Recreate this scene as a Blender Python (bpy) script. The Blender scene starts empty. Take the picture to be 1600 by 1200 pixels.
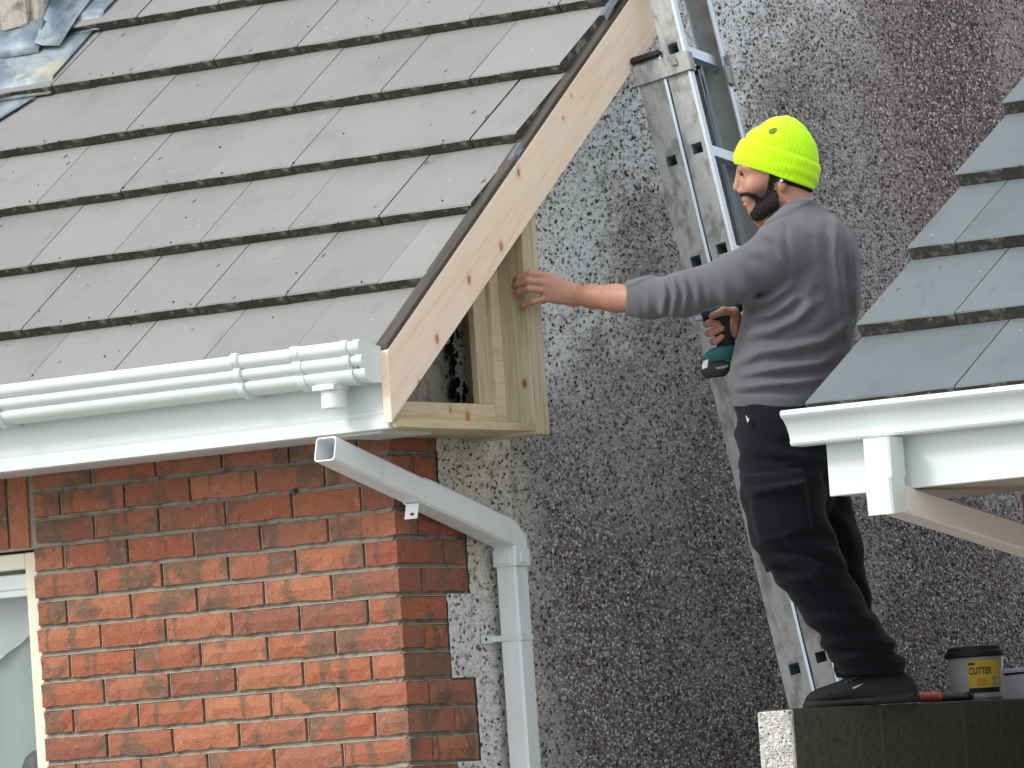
import bpy, bmesh, math, random
import numpy as np
from mathutils import Matrix, Vector

random.seed(7)
RNG = np.random.default_rng(11)
scene = bpy.context.scene
COL = scene.collection

# ------------------------------------------------------------------ camera
FPX, YAW, PITCH, ROLL = 9004.6, 0.5869, 0.0732, 0.068
CAM = np.array([8.714, -12.4985, 1.6189])
_r = np.array([math.cos(YAW), math.sin(YAW), 0.0])
_f = np.array([-math.sin(YAW), math.cos(YAW), 0.0])
_u = np.array([0.0, 0.0, 1.0])
FWD = _f * math.cos(PITCH) + _u * math.sin(PITCH)
_u2 = -_f * math.sin(PITCH) + _u * math.cos(PITCH)
RIGHT = _r * math.cos(ROLL) - _u2 * math.sin(ROLL)
UP = _r * math.sin(ROLL) + _u2 * math.cos(ROLL)
cd = bpy.data.cameras.new('camera')
cd.sensor_width = 36.0
cd.lens = 36.0 * FPX / 1600.0
cd.clip_start = 0.5
cd.clip_end = 2000.0
cam = bpy.data.objects.new('camera', cd)
COL.objects.link(cam)
M = Matrix(((RIGHT[0], UP[0], -FWD[0], CAM[0]), (RIGHT[1], UP[1], -FWD[1], CAM[1]),
            (RIGHT[2], UP[2], -FWD[2], CAM[2]), (0, 0, 0, 1)))
cam.matrix_world = M
scene.camera = cam

# ------------------------------------------------------------------ sky, sun, exposure
SUN_EL, SUN_AZ = math.radians(36), math.radians(33)     # azimuth: from the front (-Y) towards the left (-X)
sun_dir = Vector((-math.sin(SUN_AZ) * math.cos(SUN_EL), -math.cos(SUN_AZ) * math.cos(SUN_EL), math.sin(SUN_EL)))
world = bpy.data.worlds.new('World')
scene.world = world
world.use_nodes = True
wn = world.node_tree
bg = wn.nodes['Background']
sky = wn.nodes.new('ShaderNodeTexSky')
sky.sky_type = 'NISHITA'
sky.sun_disc = False
sky.sun_elevation = SUN_EL
sky.sun_rotation = math.atan2(sun_dir.x, sun_dir.y)
sky.air_density = 1.0
sky.dust_density = 6.0
sky.ozone_density = 1.0
hs = wn.nodes.new('ShaderNodeHueSaturation')
hs.inputs['Saturation'].default_value = 0.45            # thin bright cloud: a paler sky
wn.links.new(sky.outputs[0], hs.inputs['Color'])
veil = wn.nodes.new('ShaderNodeMix')                    # even cloud veil over the whole sky
veil.data_type = 'RGBA'
veil.inputs[0].default_value = 0.75
veil.inputs[7].default_value = (7.4, 7.7, 8.0, 1)
wn.links.new(hs.outputs[0], veil.inputs[6])
wn.links.new(veil.outputs[2], bg.inputs['Color'])
bg.inputs['Strength'].default_value = 0.15
sd = bpy.data.lights.new('sun', 'SUN')
sd.energy = 1.2
sd.angle = math.radians(12)
sd.color = (1.0, 0.95, 0.88)
sun = bpy.data.objects.new('sun', sd)
COL.objects.link(sun)
sun.rotation_euler = sun_dir.to_track_quat('Z', 'Y').to_euler()
sun.location = (-5, -10, 12)
vs = scene.view_settings
vs.view_transform = 'Standard'
vs.look = 'None'
vs.gamma = 1.0
vs.use_curve_mapping = False
vs.exposure = 0.5

cy = scene.cycles
cy.max_bounces = 5; cy.diffuse_bounces = 3; cy.glossy_bounces = 2; cy.transmission_bounces = 4; cy.transparent_max_bounces = 4

# ------------------------------------------------------------------ helpers: meshes
def wl(o):
    """summed location of an object and its parents (none of them rotated)"""
    v = np.zeros(3)
    while o is not None:
        v += np.array(o.location)
        o = o.parent
    return v

def mesh_from(name, verts, faces, mats=(), fmat=None, smooth=False, colors=None):
    me = bpy.data.meshes.new(name)
    me.from_pydata([tuple(map(float, v)) for v in verts], [], [tuple(f) for f in faces])
    for m in mats:
        me.materials.append(m)
    if fmat is not None:
        me.polygons.foreach_set('material_index', fmat)
    if smooth:
        me.polygons.foreach_set('use_smooth', [True] * len(me.polygons))
    me.update()
    return me

def link(name, me, parent=None, loc=(0, 0, 0), rz=0.0):
    o = bpy.data.objects.new(name, me)
    COL.objects.link(o)
    o.parent = parent
    o.location = loc
    if rz:
        o.rotation_euler = (0, 0, rz)
    return o

def tag(o, label=None, cat=None, group=None, kind=None):
    if label: o['label'] = label
    if cat: o['category'] = cat
    if group: o['group'] = group
    if kind: o['kind'] = kind
    return o

def empty(name, loc, label, cat, group=None, mat=None):
    o = bpy.data.objects.new(name, None)
    COL.objects.link(o)
    o.empty_display_size = 0.2
    if mat is not None:
        o.matrix_world = mat
    else:
        o.location = loc
    return tag(o, label, cat, group)

class MB:
    """collects solids into one mesh; coordinates are world unless the parent is built locally"""
    def __init__(s):
        s.v, s.f, s.m = [], [], []
    def add(s, verts, faces, mi=0):
        n = len(s.v)
        s.v += [tuple(v) for v in verts]
        s.f += [tuple(i + n for i in f) for f in faces]
        s.m += [mi] * len(faces)
        return s
    def box(s, a, b, mi=0):
        x0, y0, z0 = a; x1, y1, z1 = b
        V = [(x0, y0, z0), (x1, y0, z0), (x1, y1, z0), (x0, y1, z0), (x0, y0, z1), (x1, y0, z1), (x1, y1, z1), (x0, y1, z1)]
        return s.add(V, [(0, 3, 2, 1), (4, 5, 6, 7), (0, 1, 5, 4), (1, 2, 6, 5), (2, 3, 7, 6), (3, 0, 4, 7)], mi)
    def prism(s, poly, ax, a, b, mi=0, cap=True):
        """poly: 2-D outline in the two other axes (x:(y,z), y:(x,z), z:(x,y)); swept from a to b along ax"""
        n = len(poly)
        def P(p, t):
            return {'x': (t, p[0], p[1]), 'y': (p[0], t, p[1]), 'z': (p[0], p[1], t)}[ax]
        V = [P(p, a) for p in poly] + [P(p, b) for p in poly]
        F = [(i, (i + 1) % n, n + (i + 1) % n, n + i) for i in range(n)]
        if cap:
            F += [tuple(range(n - 1, -1, -1)), tuple(range(n, 2 * n))]
        return s.add(V, F, mi)
    def sweep(s, prof, path, frames, mi=0, cap=True):
        n = len(prof); V = []; F = []
        for p, (a, b) in zip(path, frames):
            p, a, b = map(np.array, (p, a, b))
            V += [tuple(p + a * q[0] + b * q[1]) for q in prof]
        for k in range(len(path) - 1):
            F += [(k * n + i, k * n + (i + 1) % n, (k + 1) * n + (i + 1) % n, (k + 1) * n + i) for i in range(n)]
        if cap:
            F += [tuple(range(n - 1, -1, -1)), tuple(range((len(path) - 1) * n, len(path) * n))]
        return s.add(V, F, mi)
    def cyl(s, a, b, ra, rb=None, n=14, mi=0, cap=True):
        a, b = np.array(a, float), np.array(b, float)
        rb = ra if rb is None else rb
        d = (b - a) / np.linalg.norm(b - a)
        e = np.cross(d, (0, 0, 1.0) if abs(d[2]) < .9 else (1.0, 0, 0)); e /= np.linalg.norm(e)
        g = np.cross(d, e)
        V = []
        for p, r in ((a, ra), (b, rb)):
            V += [tuple(p + r * (math.cos(t) * e + math.sin(t) * g)) for t in np.linspace(0, 2 * math.pi, n, endpoint=False)]
        F = [(i, (i + 1) % n, n + (i + 1) % n, n + i) for i in range(n)]
        if cap:
            F += [tuple(range(n - 1, -1, -1)), tuple(range(n, 2 * n))]
        return s.add(V, F, mi)
    def build(s, name, mats, parent=None, bevel=0.0, seg=1, smooth=False, local=False, jitter=0.0):
        if not isinstance(mats, (list, tuple)): mats = [mats]
        off = np.zeros(3) if local else wl(parent)
        bm = bmesh.new()
        vs_ = [bm.verts.new(tuple(np.array(v) - off)) for v in s.v]
        for f, mi in zip(s.f, s.m):
            try:
                fc = bm.faces.new([vs_[i] for i in f]); fc.material_index = mi
            except ValueError:
                pass
        bmesh.ops.recalc_face_normals(bm, faces=bm.faces)
        if bevel:
            ed = [e for e in bm.edges if len(e.link_faces) == 2 and e.calc_face_angle(0) > 0.5]
            bmesh.ops.bevel(bm, geom=ed, offset=bevel, segments=seg, profile=0.5, affect='EDGES', clamp_overlap=True)
        if jitter:
            for v in bm.verts:
                v.co += Vector([random.uniform(-jitter, jitter) for _ in range(3)])
        me = bpy.data.meshes.new(name)
        bm.to_mesh(me); bm.free()
        for m in mats: me.materials.append(m)
        if smooth:
            me.polygons.foreach_set('use_smooth', [True] * len(me.polygons))
            try: me.set_sharp_from_angle(angle=math.radians(40))
            except Exception: pass
        return link(name, me, parent)

# ------------------------------------------------------------------ helpers: materials
def lin(r, g, b):
    f = lambda c: c / 12.92 if c <= 0.04045 else ((c + 0.055) / 1.055) ** 2.4
    return (f(r / 255), f(g / 255), f(b / 255), 1.0)

class Mat:
    def __init__(s, name, color=(.5, .5, .5), rough=.6, metal=0.0, spec=.5):
        s.m = bpy.data.materials.new(name)
        s.m.use_nodes = True
        s.t = s.m.node_tree
        s.b = s.t.nodes['Principled BSDF']
        s.b.inputs['Base Color'].default_value = tuple(color[:3]) + (1,)
        s.b.inputs['Roughness'].default_value = rough
        s.b.inputs['Metallic'].default_value = metal
        s.b.inputs['Specular IOR Level'].default_value = spec
        s.col = None
        s.hgt = None
        s.vec = None
    def n(s, kind, **kw):
        nd = s.t.nodes.new('ShaderNode' + kind)
        for k, v in kw.items():
            if k in nd.inputs: nd.inputs[k].default_value = v
            else: setattr(nd, k, v)
        return nd
    def l(s, a, b): s.t.links.new(a, b)
    def coords(s, kind='Object', scale=(1, 1, 1), rnd=0.0, rot=(0, 0, 0)):
        tc = s.n('TexCoord')
        mp = s.n('Mapping')
        mp.inputs['Scale'].default_value = scale
        src = tc.outputs[kind]
        if any(rot):
            m0 = s.n('Mapping'); m0.inputs['Rotation'].default_value = rot
            s.l(src, m0.inputs['Vector']); src = m0.outputs[0]
        if rnd:
            oi = s.n('ObjectInfo'); mu = s.n('Math', operation='MULTIPLY'); mu.inputs[1].default_value = rnd
            s.l(oi.outputs['Random'], mu.inputs[0])
            s.l(mu.outputs[0], mp.inputs['Location'])
        s.l(src, mp.inputs['Vector'])
        s.vec = mp.outputs[0]
        return s.vec
    def noise(s, scale, detail=3.0, rough=.55, vec=None, dist=0.0):
        nd = s.n('TexNoise'); nd.inputs['Scale'].default_value = scale
        nd.inputs['Detail'].default_value = detail; nd.inputs['Roughness'].default_value = rough
        nd.inputs['Distortion'].default_value = dist
        s.l(vec or s.vec, nd.inputs['Vector'])
        return nd.outputs['Fac']
    def voro(s, scale, feature='F1', vec=None, out='Distance', rnd=1.0):
        nd = s.n('TexVoronoi'); nd.feature = feature; nd.inputs['Scale'].default_value = scale
        nd.inputs['Randomness'].default_value = rnd
        s.l(vec or s.vec, nd.inputs['Vector'])
        return nd.outputs[out]
    def step(s, fac, a, b):
        nd = s.n('MapRange'); nd.interpolation_type = 'SMOOTHSTEP'
        nd.inputs['From Min'].default_value = a; nd.inputs['From Max'].default_value = b
        s.l(fac, nd.inputs['Value'])
        return nd.outputs['Result']
    def math(s, op, a, b=None):
        nd = s.n('Math', operation=op)
        for i, x in enumerate((a, b)):
            if x is None: continue
            if isinstance(x, (int, float)): nd.inputs[i].default_value = x
            else: s.l(x, nd.inputs[i])
        return nd.outputs[0]
    def ramp(s, fac, stops):
        nd = s.n('ValToRGB'); e = nd.color_ramp.elements
        while len(e) < len(stops): e.new(.5)
        for el, (p, c) in zip(e, stops):
            el.position = p; el.color = tuple(c[:3]) + (1,)
        s.l(fac, nd.inputs[0])
        s.col = nd.outputs[0]
        return s.col
    def setcol(s, c):
        nd = s.n('RGB'); nd.outputs[0].default_value = tuple(c[:3]) + (1,); s.col = nd.outputs[0]
    def mix(s, fac, color, mode='MIX'):
        nd = s.n('Mix', data_type='RGBA', blend_type=mode)
        if isinstance(fac, (int, float)): nd.inputs[0].default_value = fac
        else: s.l(fac, nd.inputs[0])
        s.l(s.col, nd.inputs[6])
        if isinstance(color, (tuple, list)): nd.inputs[7].default_value = tuple(color[:3]) + (1,)
        else: s.l(color, nd.inputs[7])
        s.col = nd.outputs[2]
        return s.col
    def hsv(s, fac, lo, hi):
        """brightness varied between lo and hi by fac"""
        mr = s.n('MapRange'); mr.inputs['To Min'].default_value = lo; mr.inputs['To Max'].default_value = hi
        s.l(fac, mr.inputs['Value'])
        nd = s.n('HueSaturation'); s.l(mr.outputs[0], nd.inputs['Value']); s.l(s.col, nd.inputs['Color'])
        s.col = nd.outputs[0]
    def rand(s):
        return s.n('ObjectInfo').outputs['Random']
    def bump(s, h, strength=.4, dist=.004):
        nd = s.n('Bump'); nd.inputs['Strength'].default_value = strength; nd.inputs['Distance'].default_value = dist
        s.l(h, nd.inputs['Height'])
        if s.hgt: s.l(s.hgt, nd.inputs['Normal'])
        s.hgt = nd.outputs[0]
    def done(s):
        if s.col: s.l(s.col, s.b.inputs['Base Color'])
        if s.hgt: s.l(s.hgt, s.b.inputs['Normal'])
        return s.m

def brick_material():
    m = Mat('fired_brick', rough=.85, spec=.2)
    r = m.rand()
    m.ramp(r, [(0, (.42, .150, .082)), (.2, (.33, .110, .068)), (.4, (.46, .19, .108)), (.6, (.28, .115, .08)), (.8, (.40, .145, .082)), (1, (.34, .155, .10))])
    m.coords('Object', rnd=37.0)
    big = m.noise(9, 2, .5)
    m.mix(m.math('MULTIPLY', m.step(big, .53, .63), .85), (.185, .125, .085))
    m.coords('Object', scale=(22, 1, 1.5), rnd=53.0)
    m.mix(m.math('MULTIPLY', m.step(m.noise(1.0, 1, .5), .58, .66), .75), (.165, .115, .08))
    m.coords('Object', rnd=37.0)
    mid = m.noise(46, 6, .7, dist=1.4)
    m.mix(m.math('MULTIPLY', m.step(mid, .58, .68), .6), (.58, .33, .21))
    m.mix(m.math('MULTIPLY', m.step(mid, .42, .33), .75), (.13, .06, .042))
    fine = m.noise(160, 3, .7)
    m.hsv(fine, .70, 1.28)
    m.bump(mid, 1.0, .007)
    m.bump(fine, .45, .0015)
    return m.done()

def simple_noise(name, c, var=.15, scale=30, rough=.6, metal=0.0, bump=.2, spec=.4, dirt=None, dirt_at=(.6, .75), stretch=(1, 1, 1), rnd=0.0, bdist=.002):
    m = Mat(name, rough=rough, metal=metal, spec=spec)
    m.coords('Object', scale=stretch, rnd=rnd)
    m.setcol(c)
    a = m.noise(scale, 5, .6)
    if dirt:
        m.mix(m.step(m.noise(scale * .22, 4, .65), *dirt_at), dirt)
    m.hsv(a, 1 - var, 1 + var)
    if bump: m.bump(a, bump, bdist)
    return m.done()

def tile_material(name, base, var, fleck=(.07, .065, .06), edge=False):
    m = Mat(name, rough=.82, spec=.3)
    m.setcol(base)
    m.hsv(m.rand(), 1 - var, 1 + var)
    m.coords('Object', rnd=29.0)
    wide = m.noise(5, 4, .6)
    m.mix(m.math('MULTIPLY', m.step(wide, .50, .72), .32), tuple(c * .62 for c in base))
    m.mix(m.math('MULTIPLY', m.step(wide, .45, .28), .3), tuple(min(1, c * 1.25) for c in base))
    m.hsv(m.noise(420, 2, .7), .78, 1.22)
    m.coords('Object', scale=(1.0, .5, 1), rnd=41.0)
    fl = m.voro(15)
    pick = m.n('SeparateColor'); m.l(m.voro(15, out='Color'), pick.inputs[0])
    on_ = m.math('GREATER_THAN', pick.outputs[0], .5)
    m.mix(m.math('MULTIPLY', m.math('MULTIPLY', m.step(fl, .11, .07), on_), .85), fleck)
    sm = m.noise(7, 5, .7, dist=.8)
    m.mix(m.math('MULTIPLY', m.step(sm, .60, .74), .32), tuple(c * .45 for c in base))
    fl2 = m.voro(60)
    pick2 = m.n('SeparateColor'); m.l(m.voro(60, out='Color'), pick2.inputs[0])
    m.mix(m.math('MULTIPLY', m.math('MULTIPLY', m.step(fl2, .16, .08), m.math('GREATER_THAN', pick2.outputs[1], .965)), .6), (.62, .62, .6))
    m.coords('Object', rnd=29.0)
    m.bump(m.noise(300, 3, .7), .35, .0012)
    return m.done()

def pine_material(name, base, dark, knots=(), axis=0, knot_col=(.44, .22, .13), rot=(0, 0, 0)):
    m = Mat(name, rough=.62, spec=.3)
    st = [14, 14, 14]; st[axis] = .9
    m.coords('Object', scale=tuple(st), rot=rot)
    m.setcol(base)
    g = m.noise(2.2, 5, .6, dist=1.6)
    m.mix(m.step(g, .46, .66), dark)
    st2 = [90, 90, 90]; st2[axis] = 3
    m.coords('Object', scale=tuple(st2), rot=rot)
    g2 = m.noise(2.0, 3, .6)
    m.hsv(g2, .86, 1.1)
    m.coords('Object')
    m.mix(m.math('MULTIPLY', m.step(m.noise(5, 3, .6), .5, .7), .35), (base[0] * .95, base[1] * .78, base[2] * .66))
    for (kx, ky, kz, r) in knots:
        vs_ = m.n('VectorMath', operation='SUBTRACT'); m.l(m.vec, vs_.inputs[0]); vs_.inputs[1].default_value = (kx, ky, kz)
        sc = m.n('VectorMath', operation='MULTIPLY'); m.l(vs_.outputs[0], sc.inputs[0])
        q = [1.0, 1.0, .62]
        sc.inputs[1].default_value = q
        ln = m.n('VectorMath', operation='LENGTH'); m.l(sc.outputs[0], ln.inputs[0])
        wob = m.math('ADD', ln.outputs['Value'], m.math('MULTIPLY', m.math('SUBTRACT', m.noise(60, 2), .5), r * .5))
        m.mix(m.math('MULTIPLY', m.step(wob, r * 2.6, r * .9), .45), (base[0] * .8, base[1] * .55, base[2] * .42))
        m.mix(m.step(wob, r * 1.05, r * .8), knot_col)
    m.bump(g2, .25, .0008)
    return m.done()

def attr_material(name, rough=.8, bump=0.0, scale=300):
    m = Mat(name, rough=rough, spec=.3)
    a = m.n('VertexColor'); a.layer_name = 'Col'
    m.col = a.outputs['Color']
    m.coords('Object')
    f = m.noise(scale, 3, .7)
    m.hsv(f, .75, 1.25)
    if bump: m.bump(f, bump, .002)
    return m.done()

BRICK = brick_material()
MORTAR = simple_noise('lime_mortar', (.33, .315, .265), .25, 120, .95, bump=.6, spec=.1, dirt=(.20, .185, .155), dirt_at=(.48, .66))
TILE_L = tile_material('grey_concrete_tile', (.232, .236, .230), .06)
TILE_R = tile_material('blue_grey_concrete_tile', (.132, .153, .165), .07)
MOSS_SHADE = simple_noise('weathered_shaded_tile_edge', (.055, .055, .05), .6, 60, .95, bump=.8, spec=.1, dirt=(.20, .20, .18), dirt_at=(.50, .68))  # moss and dirt plus gap shadow painted dark on tile edges and undersides
UPVC = simple_noise('white_upvc', (.66, .72, .71), .03, 3, .38, bump=0, spec=.4, dirt=(.58, .63, .61), dirt_at=(.5, .8))
UPVC_OLD = simple_noise('aged_white_upvc', (.72, .76, .77), .07, 11, .5, bump=.05, dirt=(.36, .36, .32), dirt_at=(.50, .72), stretch=(1, 1, .35))
SOFFIT = simple_noise('brown_soffit_board', (.46, .42, .37), .1, 12, .6, bump=.1)
FELT = simple_noise('roofing_felt', (.014, .014, .015), .4, 25, .95, bump=.5, spec=.1)
MEMBRANE = simple_noise('breather_membrane', (.12, .135, .16), .2, 18, .6, bump=.4)
BARGE_KNOTS = [(.241, .342, 3.313, .0075), (.241, .234, 3.109, .0085), (.241, .071, 3.014, .008), (.241, -.097, 2.851, .0085), (.241, -.193, 2.731, .007), (.241, .581, 3.475, .004), (.241, .63, 3.54, .0035)]
PINE = pine_material('planed_pine', (.86, .70, .55), (.81, .63, .48), BARGE_KNOTS, 1, rot=(-.667, 0, 0))
PINE2 = pine_material('sawn_batten', (.68, .57, .41), (.58, .46, .31), [(.12, .2, 2.665, .010), (.12, .12, 2.68, .006)], 1, (.45, .2, .1))
TREATED = pine_material('treated_timber', (.55, .49, .34), (.40, .345, .215), [(.19, .38, 2.75, .008)], 2, (.2, .15, .07))
TREATED_Y = pine_material('treated_timber_long', (.55, .47, .30), (.42, .345, .20), [], 1)
DARKWOOD = pine_material('old_rafter', (.16, .10, .06), (.09, .055, .035), [], 1)
GREYWOOD = pine_material('weathered_batten', (.075, .065, .055), (.045, .04, .033), [], 1, rot=(-.667, 0, 0))
ALU = simple_noise('dull_aluminium', (.345, .355, .35), .3, 90, .55, metal=.4, bump=.3, dirt=(.20, .205, .195), dirt_at=(.46, .62), stretch=(1, 1, .45))
ALU_EDGE = simple_noise('bright_aluminium', (.50, .57, .64), .12, 30, .35, metal=.6, bump=.05)
ALU_DARK = simple_noise('tarnished_aluminium', (.30, .31, .29), .25, 14, .55, metal=.4, bump=.15, dirt=(.18, .17, .15), dirt_at=(.5, .7))
BLACK = simple_noise('black_plastic', (.012, .012, .013), .2, 40, .5, bump=.05)
LEAD = None
BLOCK = simple_noise('dense_concrete_block', (.105, .10, .092), .5, 190, .95, bump=.9, spec=.15, dirt=(.065, .062, .055), dirt_at=(.45, .7), bdist=.004)
CONC = simple_noise('pale_cement', (.47, .46, .43), .2, 90, .9, bump=.5)
WINFRAME = simple_noise('cream_window_frame', (.76, .71, .57), .05, 6, .4, bump=0)
def lead_material():
    m = Mat('patinated_lead', rough=.5, metal=.25, spec=.5)
    m.coords('Object', scale=(1, 1, 1))
    m.ramp(m.noise(7, 5, .62, dist=.6), [(.25, (.09, .13, .185)), (.45, (.17, .225, .275)), (.58, (.31, .37, .405)), (.75, (.38, .39, .30))])
    m.mix(m.math('MULTIPLY', m.step(m.noise(4, 3, .6), .55, .7), .6), (.60, .58, .38))
    m.bump(m.noise(9, 4, .6), .5, .012)
    return m.done()
LEAD = lead_material()
STONE = simple_noise('weathered_cast_stone', (.38, .36, .32), .35, 45, .95, bump=.8, dirt=(.16, .15, .13), dirt_at=(.5, .65), bdist=.006)
PEB = attr_material('pebble_chips', .75)
DASH = attr_material('dashing_mortar', .95, 1.0, 110)
# ------------------------------------------------------------------ ground
def ground():
    m = Mat('concrete_yard', rough=.95, spec=.2)
    m.coords('Object')
    m.ramp(m.noise(1.4, 6, .6), [(.3, (.26, .255, .24)), (.7, (.36, .35, .33))])
    m.hsv(m.noise(60, 4, .7), .75, 1.2)
    b = MB(); b.add([(-600, -600, 0), (600, -600, 0), (600, 600, 0), (-600, 600, 0)], [(0, 1, 2, 3)])
    tag(b.build('ground', m.done()), kind='structure')
ground()

# ------------------------------------------------------------------ bricks
Z0 = 2.35                       # level of the bed joint that the courses are counted from
def brick_mesh(L, D, H, seed, rough=.0026, end=False):
    """a brick lying along X with its face at y=0 (towards -Y); uneven face and arrises"""
    rg = random.Random(seed)
    nx, nz = (6, 3) if L > .15 else (4, 3)
    V, F = [], []
    J = lambda a: rg.uniform(-a, a)
    grid = []
    for k in range(nz):
        row = []
        for i in range(nx):
            x, z = L * i / (nx - 1), H * k / (nz - 1)
            edge = i in (0, nx - 1) or k in (0, nz - 1)
            if k == 0: z += abs(J(.0058))
            elif k == nz - 1: z -= abs(J(.0024))
            if i == 0: x += abs(J(.0018))
            if i == nx - 1: x -= abs(J(.0018)) if not end else 0
            y = (.0042 if edge else -rough) + J(rough * .8)
            if end and i == nx - 1: y = .0012
            row.append(len(V)); V.append((x, y, z))
        grid.append(row)
    for k in range(nz - 1):
        for i in range(nx - 1):
            F.append((grid[k][i], grid[k][i + 1], grid[k + 1][i + 1], grid[k + 1][i]))
    ring = grid[0] + [grid[k][nx - 1] for k in range(1, nz)] + [grid[nz - 1][i] for i in range(nx - 2, -1, -1)] + [grid[k][0] for k in range(nz - 2, 0, -1)]
    back = []
    for q in ring:
        x, y, z = V[q]; back.append(len(V)); V.append((x, D, z))
    n = len(ring)
    for i in range(n):
        F.append((ring[i], back[i], back[(i + 1) % n], ring[(i + 1) % n]))
    F.append(tuple(back))
    me = mesh_from('brick', V, F, [BRICK])
    return me

STR = [brick_mesh(.215, .1, .065, i) for i in range(14)]
HDR = [brick_mesh(.1025, .1, .065, 50 + i) for i in range(6)]
CSTR = [brick_mesh(.215, .1025, .065, 80 + i, end=True) for i in range(6)]
CHDR = [brick_mesh(.1025, .215, .065, 90 + i, end=True) for i in range(6)]
SOLD = [brick_mesh(.065, .1, .215, 100 + i) for i in range(5)]
CUT = {}
def cut_brick(L):
    k = round(L, 3)
    if k not in CUT: CUT[k] = brick_mesh(L, .1, .065, int(L * 1000))
    return CUT[k]

def tooth(n):
    """length of the brick return on the gable for course n"""
    return .3275 if (n % 6) in (0, 5, 4) else .2175

house = empty('brick_bungalow', (0, 0, 0), 'red brick bungalow with grey tiled roof and pebbledashed gable', 'house')
WIN_R, WIN_T, WIN_L, WIN_B = -1.225, Z0 + .070, -2.75, 1.05

# front wall: mortar core with the opening, bricks proud of it
b = MB()
yb, y1 = .0150, .30
b.box((WIN_R, yb, 0), (-.0145, y1, 2.66)); b.box((-7.5, yb, 0), (WIN_L, y1, 2.66))
b.box((WIN_L, yb, 0), (WIN_R, y1, WIN_B)); b.box((WIN_L, yb, WIN_T), (WIN_R, y1, 2.66))
front_wall = b.build('front_wall', MORTAR, house)
rr = random.Random(3)
far = MB()
joints = MB()
def bed_joint(z, xa, xb):
    joints.prism([(.0145, z + .0053), (.0135, z - .0006), (.0052, z - .0034), (.0042, z - .0053), (.03, z - .0053), (.03, z + .0053)], 'x', xa, xb)
def perp_joint(xa, xb, z):
    w = xb - xa
    joints.prism([(xa - .001, .0145), (xa + w * .50, .0130), (xa + w * .78, .0050), (xb + .001, .0034), (xb + .001, .03), (xa - .001, .03)], 'z', z + .001, z + .064)
def put(me, x, y, z, parent, rz=0):
    o = link('brick', me, parent, (x, y, z), rz)
    o.rotation_euler = (rr.uniform(-.006, .006), rr.uniform(-.006, .006), rz + rr.uniform(-.005, .005))
    return o
n_lo = -12
for n in range(-31, 4):
    z = Z0 + n * .075 + .005
    if z < 0.02: continue
    x = 0.0
    first = True
    if n >= n_lo:
        bed_joint(Z0 + n * .075 + random.uniform(-.0004, .0004), WIN_R + .001, -.0155)
    while x > -7.4:
        L = .215
        if first and n % 2: L = .1025
        x0 = x - L
        near = n >= n_lo and x0 > -1.6
        inwin = z + .05 > WIN_B and z < WIN_T + .01
        zone_l, zone_r = WIN_L, WIN_R
        sold = z > WIN_T - .02 and x0 < WIN_R + .004
        if (inwin and x0 < zone_r - .01 and x > zone_l) or (sold and x > WIN_L - .05):
            # cut at the jamb
            if x > zone_r + .03 and x0 < zone_r:
                Lc = x - zone_r - (.002 if inwin else .012)
                if near and Lc > .03: put(cut_brick(Lc), x - Lc, 0, z, front_wall)
        elif near:
            if first:
                put(rr.choice(CSTR if L > .2 else CHDR), x0, 0, z, front_wall)
            else:
                put(rr.choice(STR if L > .2 else HDR), x0, 0, z, front_wall)
        else:
            far.box((x0, 0.001, z), (x, .09, z + .065))
        if n >= n_lo and x0 - .010 > WIN_R + .01: perp_joint(x0 - .010, x0, z)
        x = x0 - .010
        first = False
# soldier course above the window
x = WIN_R - .012
k = 0
while x > WIN_L - .05:
    if k < 5: put(rr.choice(SOLD), x - .065, 0.001, WIN_T + .006, front_wall)
    else: far.box((x - .065, .001, WIN_T + .006), (x, .09, WIN_T + .221))
    x -= .075; k += 1
tag(far.build('brickwork', BRICK, front_wall), kind='stuff')
tag(joints.build('pointing', MORTAR, front_wall), kind='stuff')

# gable wall: core, brick quoin, dashing and chips
RIDGE_Y, ROOF_P = 4.2, .7019
EAV_Y, EAV_Z = -.3324, 2.8160                                   # lower edge of the first tile course
slope = math.tan(ROOF_P)
roof_z = lambda y: EAV_Z + (y - EAV_Y) * slope
b = MB()
pk = RIDGE_Y
under = lambda y: roof_z(y if y <= pk else 2 * pk - y) - .13
b.prism([(.02, 0), (2 * pk - .02, 0), (2 * pk - .02, under(2 * pk - .02)), (pk, under(pk)), (.02, under(.02))], 'x', -.3, -.0155)
gable = b.build('gable_wall', MORTAR, house)
for n in range(n_lo, 4):
    z = Z0 + n * .075 + .005
    T = tooth(n)
    y = (.1025 if n % 2 == 0 else .215) + .010
    while y < T - .02:
        L = min(.215 if (n % 2 == 0) else .1025, T - y)
        if n in (-4,): L = .1025 - .0
        me = STR if L > .2 else HDR
        # a rotated brick: local +x runs along +Y, its face looks to +X
        put(rr.choice(me), 0.0, y, z, gable, math.pi / 2)
        y += L + .010
jt = MB()
for n in range(n_lo, 4):
    z = Z0 + n * .075
    T = max(tooth(n), tooth(n - 1)) if tooth(n) == tooth(n - 1) else .2175
    jt.prism([(-.0145, z + .0053), (-.0135, z - .0006), (-.0056, z - .0034), (-.0046, z - .0053), (-.03, z - .0053), (-.03, z + .0053)], 'y', .0150, T + .006)
for (v_) in range(len(jt.v)): pass
tag(jt.build('pointing', MORTAR, gable), kind='stuff')
tb = MB()
for n in range(-31, n_lo):
    z = Z0 + n * .075 + .005
    if z > .02: tb.box((-.09, .11, z), (-.001, tooth(n), z + .065))
tag(tb.build('brickwork', BRICK, gable), kind='stuff')

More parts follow.
